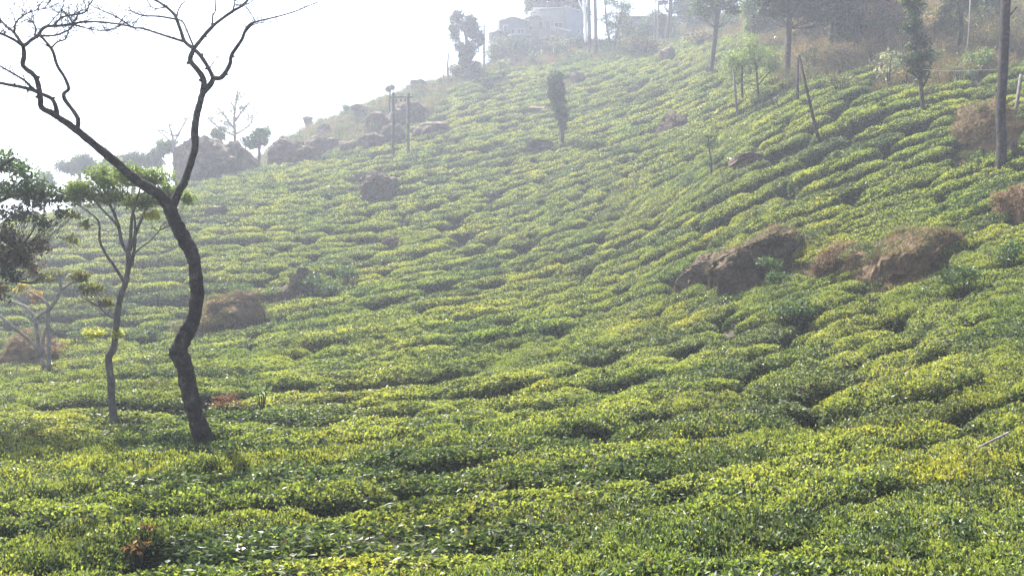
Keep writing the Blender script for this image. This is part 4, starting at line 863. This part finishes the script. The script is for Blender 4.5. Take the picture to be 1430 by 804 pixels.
tree('forked_thin_tree', 'thin forked tree with pale hazy leaves, right of the houses', 'tree', (856, 78), [[(854,80,4),(852,60,3.5),(848,40,3),(846,20,2.4),(844,-5,1.5)], [(855,76,4),(860,55,3.5),(864,35,3),(870,10,2),(872,-5,1.2)]], [(850,28,16,14),(870,20,18,18),(862,46,24,12),(880,40,16,12),(858,2,26,14)], Y=float(warp(132)), cols=OLIVE+GREEN, leaf=.2, dens=.5, seed=41)
for i, (px_, l) in enumerate([(823, 'left one of two straight dark trunks right of the houses'), (832, 'right one of two straight dark trunks right of the houses')]):
    tree('straight_tree', l, 'tree', (px_, 78), [[(px_,80,5.5),(px_,40,5),(px_ - 1,0,4.5),(px_ - 1,-50,3)]], [(px_ + 2,-40,18,18)], Y=float(warp(131)), cols=DARK, leaf=.25, dens=.7, seed=42 + i)
for i, (px_, cs, l, yy, sz_) in enumerate([(1050,LIGHT,'pale leafed tree left of the heavy dark crown','0',18),(1160,DARK,'dark bluish tree at the top edge right of the heavy dark crown','0',30),(1195,OLIVE,'yellowish drooping tree at the top edge','0',24),(1232,BROWN,'reddish brown bare thicket tree at the top edge','0',24),(960,DARK,'broad dark tree above the upper thicket','0',26),(1340,OLIVE+GREEN,'olive leafed tree at the top edge left of the tall trunk','0',24)]):
    yb = 60 if px_ > 1000 else 50
    tree('hilltop_tree', l, 'tree', (px_, yb), [[(px_,yb+4,6),(px_ + 3,yb - 25,5),(px_,0,4.5),(px_ - 3,-50,3)]], [(px_,12,sz_,22),(px_ - 14,-12,sz_,18),(px_ + 14,-14,sz_,18),(px_ + 6,-50,sz_ * 1.3,26)], Y=None if px_ > 1000 else float(warp(140)), cols=cs, leaf=.2, dens=.9, seed=50 + i)

# ------------------------------------------------------------------ poles and sticks
b, YP = base(551, 216); root = empty('twin_pole_frame', b + Vector((.9, 0, 0)), 'twin wooden power poles joined by a cross arm on the far left slope', 'power pole')
for a, c in ((549, 214), (570, 214)):
    mb = MB(); q, r = pl([(a, c + 14, 4.4), (a, c, 4.2), (a, 130, 4.4)], YP); mb.tube(q, r, 8, 0, 1); mb.build('pole', M['bark'], root, smooth=True)
mb = MB(); mb.tube([P3(544, 136, YP - .14), P3(577, 136, YP - .14)], [.07, .07], 4, 0, 1); mb.build('cross_arm', M['bark'], root)
for a in (553, 560, 566):
    mb = MB(); p = P3(a, 137, YP - .14); mb.tube([p - Vector((0, 0, .05)), p - Vector((0, 0, .14)), p - Vector((0, 0, .3))], [.03, .09, .05], 8, 0, 1); mb.build('insulator', M['bark'], root)
pole('power_pole', 'slim power pole with short cross arm left of the houses', 'power pole', [(676,104,3),(676,70,2.8),(676,34,2.4)], arms=[(671,38,681,38,.05)], Y=float(warp(126)))
pole('thin_pole', 'thinnest bare pole left of the twin crowned tree', 'pole', [(619,132,1.8),(619,78,1.5)], Y=float(warp(122)), sides=5)
pole('thin_pole', 'broken dead trunk just left of the twin crowned tree', 'pole', [(626,112,3.5),(625,90,3),(627,70,1.6)], Y=float(warp(123)), sides=6)
pole('lamp_pole', 'tall thin pole with cross arms beside the long building', 'power pole', [(918,70,3),(919,30,2.6),(920,-12,2.2)], arms=[(914,2,925,2,.05)], Y=float(warp(131)))
pole('thin_pole', 'thin pole just left of the cross armed one by the long building', 'pole', [(914,70,2.4),(914,30,2),(915,-6,1.8)], Y=float(warp(131)), sides=5)
pole('leaning_pole', 'dark pole leaning left among the right hand rows, holding a pale tie', 'pole', [(1143,196,5),(1130,140,4.5),(1116,78,3.6)], m='bark')
pole('stub_pole', 'short dark stump beside the leaning pole top', 'pole', [(1114,112,4),(1114,80,3.4)], m='bark', Y=hit(1143, 196) + 6)
pole('thin_pole', 'pale slim pole in front of the young green tree', 'pole', [(1030,166,3.4),(1027,130,3),(1024,94,2.6)], m='bark2')
pole('leaning_pole', 'pale pole leaning right behind the tall dark trunk', 'pole', [(1411,216,5.5),(1418,160,5),(1426,104,4.4)], m='bark2')
pole('thin_pole', 'thin dark sapling stem on the dry bank left of the tall trunk', 'pole', [(1350,82,3),(1354,40,2.8),(1356,-20,2.2)])
pole('thin_pole', 'short dark stem crossing the top edge left of the tall trunk', 'pole', [(1382,30,5),(1382,0,4),(1383,-30,3)])
def stick(a, c, r, label, m='barkpale', lift=.05):
    Y1, Y2 = hit(*a), hit(*c); p, q = P3(a[0], a[1], Y1), P3(c[0], c[1], Y2); mb = MB(); mid = p.lerp(q, .5) + Vector((0, 0, lift))
    mb.tube([p + Vector((0, 0, lift)), mid, q + Vector((0, 0, lift))], [r, r * .9, r * .7], 7, 0, 3, .1); o = mb.build('fallen_stick', M[m], None, tuple(mid)); tag(o, label, 'stick')
stick((1408,606), (1364,628), .016, 'pale dry stick lying on the bushes at lower right', lift=.02)
stick((1360,632), (1322,666), .006, 'thin pale twig continuing below the dry stick at lower right', lift=.0)
stick((1016,222), (1036,229), .035, 'white fallen stick beside the little sapling', 'white')
stick((1200,225), (1220,229), .025, 'pale fallen stick in the gap below the narrow tree', 'barkpale')
# the pale pipe along the bank
mb = MB(); q = [P3(x_, 97 + [0, 1.6, 2.2, 1.4, 0][i], 34 + .2 * i) for i, x_ in enumerate((1288, 1310, 1335, 1360, 1395))]; mb.tube(q, [.009] * 5, 6, 0, 2); tag(mb.build('water_pipe', M['metal'], None, tuple(q[0])), 'thin white pipe strung across the dry bank at upper right', 'pipe')
# white sack on the upper path
Yk = hit(1083, 56); mb = MB(); p = P3(1083, 55, Yk); mb.tube([p - Vector((0, 0, .3)), p - Vector((0, 0, .1)), p + Vector((0, 0, .12)), p + Vector((0, 0, .26))], [.1, .17, .13, .04], 10, 0, 4, .15); tag(mb.build('sack', M['white'], None, tuple(p), smooth=True), 'small white sack on the brown bank at the top of the slope', 'sack')

# ------------------------------------------------------------------ the houses on the hilltop
def house(label, x0, x1, yt, yb, Y, dep, wall, roofm, kind='shed', rise=4, openings=(), over=.35, posts=(), name='hill_house', sheets=4, rz=0):
    """walls from photograph columns x0..x1 and rows yt..yb at distance Y; rise = roof rise in photograph pixels"""
    A_ = P3(x0, yb, Y); B_ = P3(x1, yt, Y); W_ = B_.x - A_.x; Hh = B_.z - A_.z; ri = rise / F * Y
    root = empty(name, Vector(((A_.x + B_.x) / 2, Y + dep / 2, A_.z)), label, 'house')
    L = root.location; t = .2
    w_ = MB(); w_.box((L.x, Y + dep / 2, A_.z + Hh / 2 - 1.5), (W_, dep, Hh + 3)); w_.build('wall', M[wall], root)
    # roof of separate tin sheets
    for k in range(sheets):
        xa = A_.x - over + (W_ + 2 * over) * k / sheets; xb = A_.x - over + (W_ + 2 * over) * (k + 1) / sheets - .015
        mb = MB()
        def zr(x, y):
            u = (x - A_.x) / W_; v = (y - Y) / dep
            if kind == 'left': return B_.z + ri * u + .05
            if kind == 'right': return B_.z + ri * (1 - u) + .05
            if kind == 'gable': return B_.z + ri * (1 - abs(2 * u - 1)) + .05
            return B_.z + ri * v + .05
        for q0, q1 in (((xa), (xb)),):
            v = []; nx = 6
            for yy in (Y - over, Y + dep + over):
                for i in range(nx + 1):
                    x = xa + (xb - xa) * i / nx; z = zr(x, yy) + (.035 if i % 2 else 0) + .012 * (k % 2)
                    v.append((x, yy, z)); v.append((x, yy, z - .05))
            m_ = (nx + 1) * 2; fc = []
            for i in range(nx):
                a_ = 2 * i; fc += [(a_, a_ + 2, m_ + a_ + 2, m_ + a_), (a_ + 1, m_ + a_ + 1, m_ + a_ + 3, a_ + 3), (a_, a_ + 1, a_ + 3, a_ + 2), (m_ + a_, m_ + a_ + 2, m_ + a_ + 3, m_ + a_ + 1)]
            mb.add(v, fc)
        mb.build('roof_sheet', M[roofm], root)
    # filled gable between wall top and sloping roof
    if kind != 'shed':
        g = MB(); pts = {'left': [(0, 0), (1, 0), (1, 1)], 'right': [(0, 0), (1, 0), (0, 1)], 'gable': [(0, 0), (1, 0), (.5, 1)]}[kind]
        v = [(A_.x + u * W_, y, B_.z + h * ri * .99) for y in (Y + .01, Y + dep - .01) for u, h in pts]
        g.add(v, [(0, 1, 2), (5, 4, 3), (0, 3, 4, 1), (1, 4, 5, 2), (2, 5, 3, 0)]); g.build('gable', M[wall], root)
    for (kd, a0, a1, b0, b1) in openings:
        p = P3(a0, b1, Y); q = P3(a1, b0, Y); cx, cz = (p.x + q.x) / 2, (p.z + q.z) / 2; ww, hh = q.x - p.x, q.z - p.z
        mb = MB(); f_ = .07
        for (dx_, dz_, sx_, sz_) in ((-ww / 2, 0, f_, hh + f_), (ww / 2, 0, f_, hh + f_), (0, hh / 2, ww - f_, f_), (0, -hh / 2, ww - f_, f_)):
            mb.box((cx + dx_, Y - .035, cz + dz_), (sx_, .08, sz_))
        if kd == 'window' and ww > .8: mb.box((cx, Y - .035, cz), (f_ * .8, .07, hh - f_))
        fr = mb.build('window' if kd == 'window' else 'door_frame', M['frame'], root)
        mb = MB(); mb.box((cx, Y - .012, cz), (ww - f_, .03, hh - f_)); pane = mb.build('pane' if kd == 'window' else 'door', M['dark' if kd == 'window' else 'wall_wood'], root)
    for (a0, b0, b1) in posts:
        mb = MB(); p, q = P3(a0, b1, Y - 1.1), P3(a0, b0, Y - 1.1); mb.box(((p.x + q.x) / 2, Y - 1.1, (p.z + q.z) / 2), (.12, .12, q.z - p.z)); mb.build('post', M['white'], root)
    return root
YH = float(warp(141))
house('grey hillside house with arched tin roof, leftmost of the hilltop group', 697, 735, 30, 64, YH, 5, 'wall_grey', 'roof', 'gable', 5, [('window',703,709,36,45),('window',722,732,41,48),('window',714,719,41,48)])
house('narrow lean-to roofed in pale tin, left of the leftmost house', 686, 697, 47, 64, YH - .6, 3, 'wall_wood', 'roof', 'left', 3, [('door',689,693,52,62)], sheets=2)
house('tall pale house with flat roof in the middle of the hilltop group', 748, 791, 13, 56, YH + 3, 6, 'wall_cream', 'roof', 'shed', 2, [('window',762,768,29,42),('window',752,758,30,40),('window',774,786,32,39)], sheets=5)
house('weathered house wing with slanting tin roof between grey and pale houses', 733, 752, 26, 56, YH + 1.5, 5, 'wall_wood', 'roof', 'left', 4, [('window',738,744,36,43)], sheets=3)
house('dark blue shed with steep roof right of the pale house', 791, 815, 20, 56, YH + 2, 5, 'wall_blue', 'roof', 'right', 10, [], sheets=3)
house('low plank shed with white door posts at the tea edge', 735, 775, 56, 92, YH - 2, 5, 'wall_wood', 'roofrust', 'shed', 5, [('door',758,764,72,86),('window',741,749,66,74)], posts=[(756,70,87),(773,68,87)], sheets=5)
house('small blue hut with white window and curved roof beside the straight trunks', 792, 817, 57, 78, YH - 1, 4, 'wall_blue', 'roof', 'gable', 3, [('window',792.5,795.5,58,64),('window',797,801,58,64),('window',806,812,59,65)], sheets=3)
house('long building with wide pale roof behind the slender trees', 868, 962, 24, 66, YH + 6, 8, 'wall_grey', 'roofrust', 'shed', 13, [('window',884,892,32,40),('window',902,910,32,40),('window',944,952,32,40)], sheets=8, name='long_building')
house('small upper room with tin roof above the slanting roofed wing', 741, 752, 18, 28, YH + 3.5, 4, 'wall_grey', 'roof', 'left', 3, [('window',744,748,20,25)], sheets=2)
house('narrow plank annex between the pale house and the plank shed', 776, 792, 44, 70, YH - .3, 4, 'wall_wood', 'roof', 'right', 4, [('window',780,786,52,59)], sheets=3)
house('low grey building at the left foot of the hilltop houses', 714, 738, 50, 76, YH - 1.2, 4, 'wall_grey', 'roof', 'shed', 3, [('window',724,731,57,63)], sheets=3)
# white railing wall sloping below the leftmost house
mb = MB(); q = [P3(680, 58, YH - 2), P3(696, 63, YH - 2), P3(712, 68, YH - 2)]; mb.tube(q, [.13, .13, .13], 4, 0, 1); tag(mb.build('retaining_wall', M['white'], None, tuple(q[1])), 'low white wall sloping down below the leftmost house', 'wall')

# ------------------------------------------------------------------ dry scrub on the upper banks and rough ground on the rocky ridge
def scrub_mesh(name, seed, cols, leaf, n, spiky):
    rg = np.random.default_rng(seed); mb = MB(); cents = foliage(mb, (0, 0, .45), (.75, .75, .5), n, leaf, cols, rg, 8, .4, .45, .45)
    P = np.c_[rg.normal(0, .35, (spiky, 2)), np.full(spiky, -.05)]; D = np.c_[rg.normal(0, .5, (spiky, 2)), np.full(spiky, 1.)]
    blades(mb, P, D, rg.uniform(.4, 1.0, spiky), .012, OLIVE + BROWN, rg, .6)
    tb = MB()
    for q in cents: mb.tube([(0, 0, -.1), tuple(q * .5), tuple(q)], [.02, .014, .006], 4, 1, 2, cap=False)
    return mb.mesh(name, [M['dry'], M['bark']])
SCR = [scrub_mesh('scrub_bush', 300 + i, c, l, n, k) for i, (c, l, n, k) in enumerate([(BROWN, .09, 500, 160), (BROWN + OLIVE, .09, 550, 200), (OLIVE, .1, 500, 260), (OLIVE + GREEN, .11, 600, 120), (GREEN + DARK, .12, 700, 60), ([(.16, .12, .1), (.2, .15, .12)], .07, 350, 350)])]
def fill(poly, n, seed, weights, smin, smax, ymin, ymax, name, label, cat):
    rg = np.random.default_rng(seed); pts = []; ro = []; sc = []; ix = []
    X = rg.uniform(-95, 95, n); Y_ = np.sqrt(rg.uniform(ymin ** 2, ymax ** 2, n)); px_ = 715 + F * X / Y_; cz = canopy(X, Y_); py_ = 402 - F * cz / Y_
    ok = inpoly(px_, py_, poly) & (px_ > -280) & (px_ < 1750); g_ = ground(X, Y_)
    for i in np.where(ok)[0]:
        s_ = rg.uniform(smin, smax); pts.append((X[i], Y_[i], g_[i] + .0)); ro.append((rg.normal(0, .1), rg.normal(0, .1), rg.uniform(0, 6.28))); sc.append((s_ * rg.uniform(.8, 1.3), s_ * rg.uniform(.8, 1.3), s_ * rg.uniform(.6, 1.1))); ix.append(int(rg.choice(6, p=weights)))
    scatter(name, pts, ro, sc, ix, SCR, label, cat)
fill(SCRUB, 22000, 1, [.26, .26, .2, .08, .04, .16], .7, 1.7, 28, 105, 'dry_scrub', 'tangle of dry brown scrub covering the bank above the tea', 'scrub')
fill(ROCKY, 9000, 2, [.08, .14, .2, .26, .26, .06], .7, 1.7, 56, 100, 'rough_scrub', 'low rough greenery and weeds between the boulders of the ridge', 'scrub')

# weeds on the bare patches between the bushes
def weeds():
    rg = np.random.default_rng(55); pts = []; ro = []; sc = []; ix = []
    X = rg.uniform(-60, 60, 90000); Y_ = np.sqrt(rg.uniform(64, 85 ** 2, 90000)); px_ = 715 + F * X / Y_; py_ = 402 - F * canopy(X, Y_) / Y_; ok = np.zeros(len(X), bool)
    for a, b, c, d in BARE:
        if c > 12 and b < 515: ok |= ((px_ - a) / (c * 1.15)) ** 2 + ((py_ - b) / (d * 1.3)) ** 2 < 1
    g_ = ground(X, Y_)
    for i in np.where(ok)[0]:
        s_ = rg.uniform(.22, .5); pts.append((X[i], Y_[i], g_[i])); ro.append((0, 0, rg.uniform(0, 6.28))); sc.append((s_ * 1.2, s_ * 1.2, s_)); ix.append(int(rg.choice(6, p=[.2, .25, .2, .15, .1, .1])))
    scatter('undergrowth', pts, ro, sc, ix, SCR, 'low dry weeds filling the bare patches between the tea bushes', 'weeds')
weeds()

# ------------------------------------------------------------------ haze
def build_haze():
    mb = MB(); mb.box((0, 0, 15), (1960, 1960, 110)); o = mb.build('haze', [bpy.data.materials.new('haze_air')])
    m = o.data.materials[0]; m.use_nodes = True; nt = m.node_tree; nt.nodes.clear()
    out = nt.nodes.new('ShaderNodeOutputMaterial'); pv = nt.nodes.new('ShaderNodeVolumePrincipled')
    pv.inputs['Color'].default_value = (.8, .86, 1, 1); pv.inputs['Density'].default_value = HAZE; pv.inputs['Anisotropy'].default_value = .35
    nt.links.new(pv.outputs[0], out.inputs['Volume']); o.display_type = 'BOUNDS'
    tag(o, 'pale blue morning haze filling the air over the hillside', None, None, 'stuff')
build_haze()
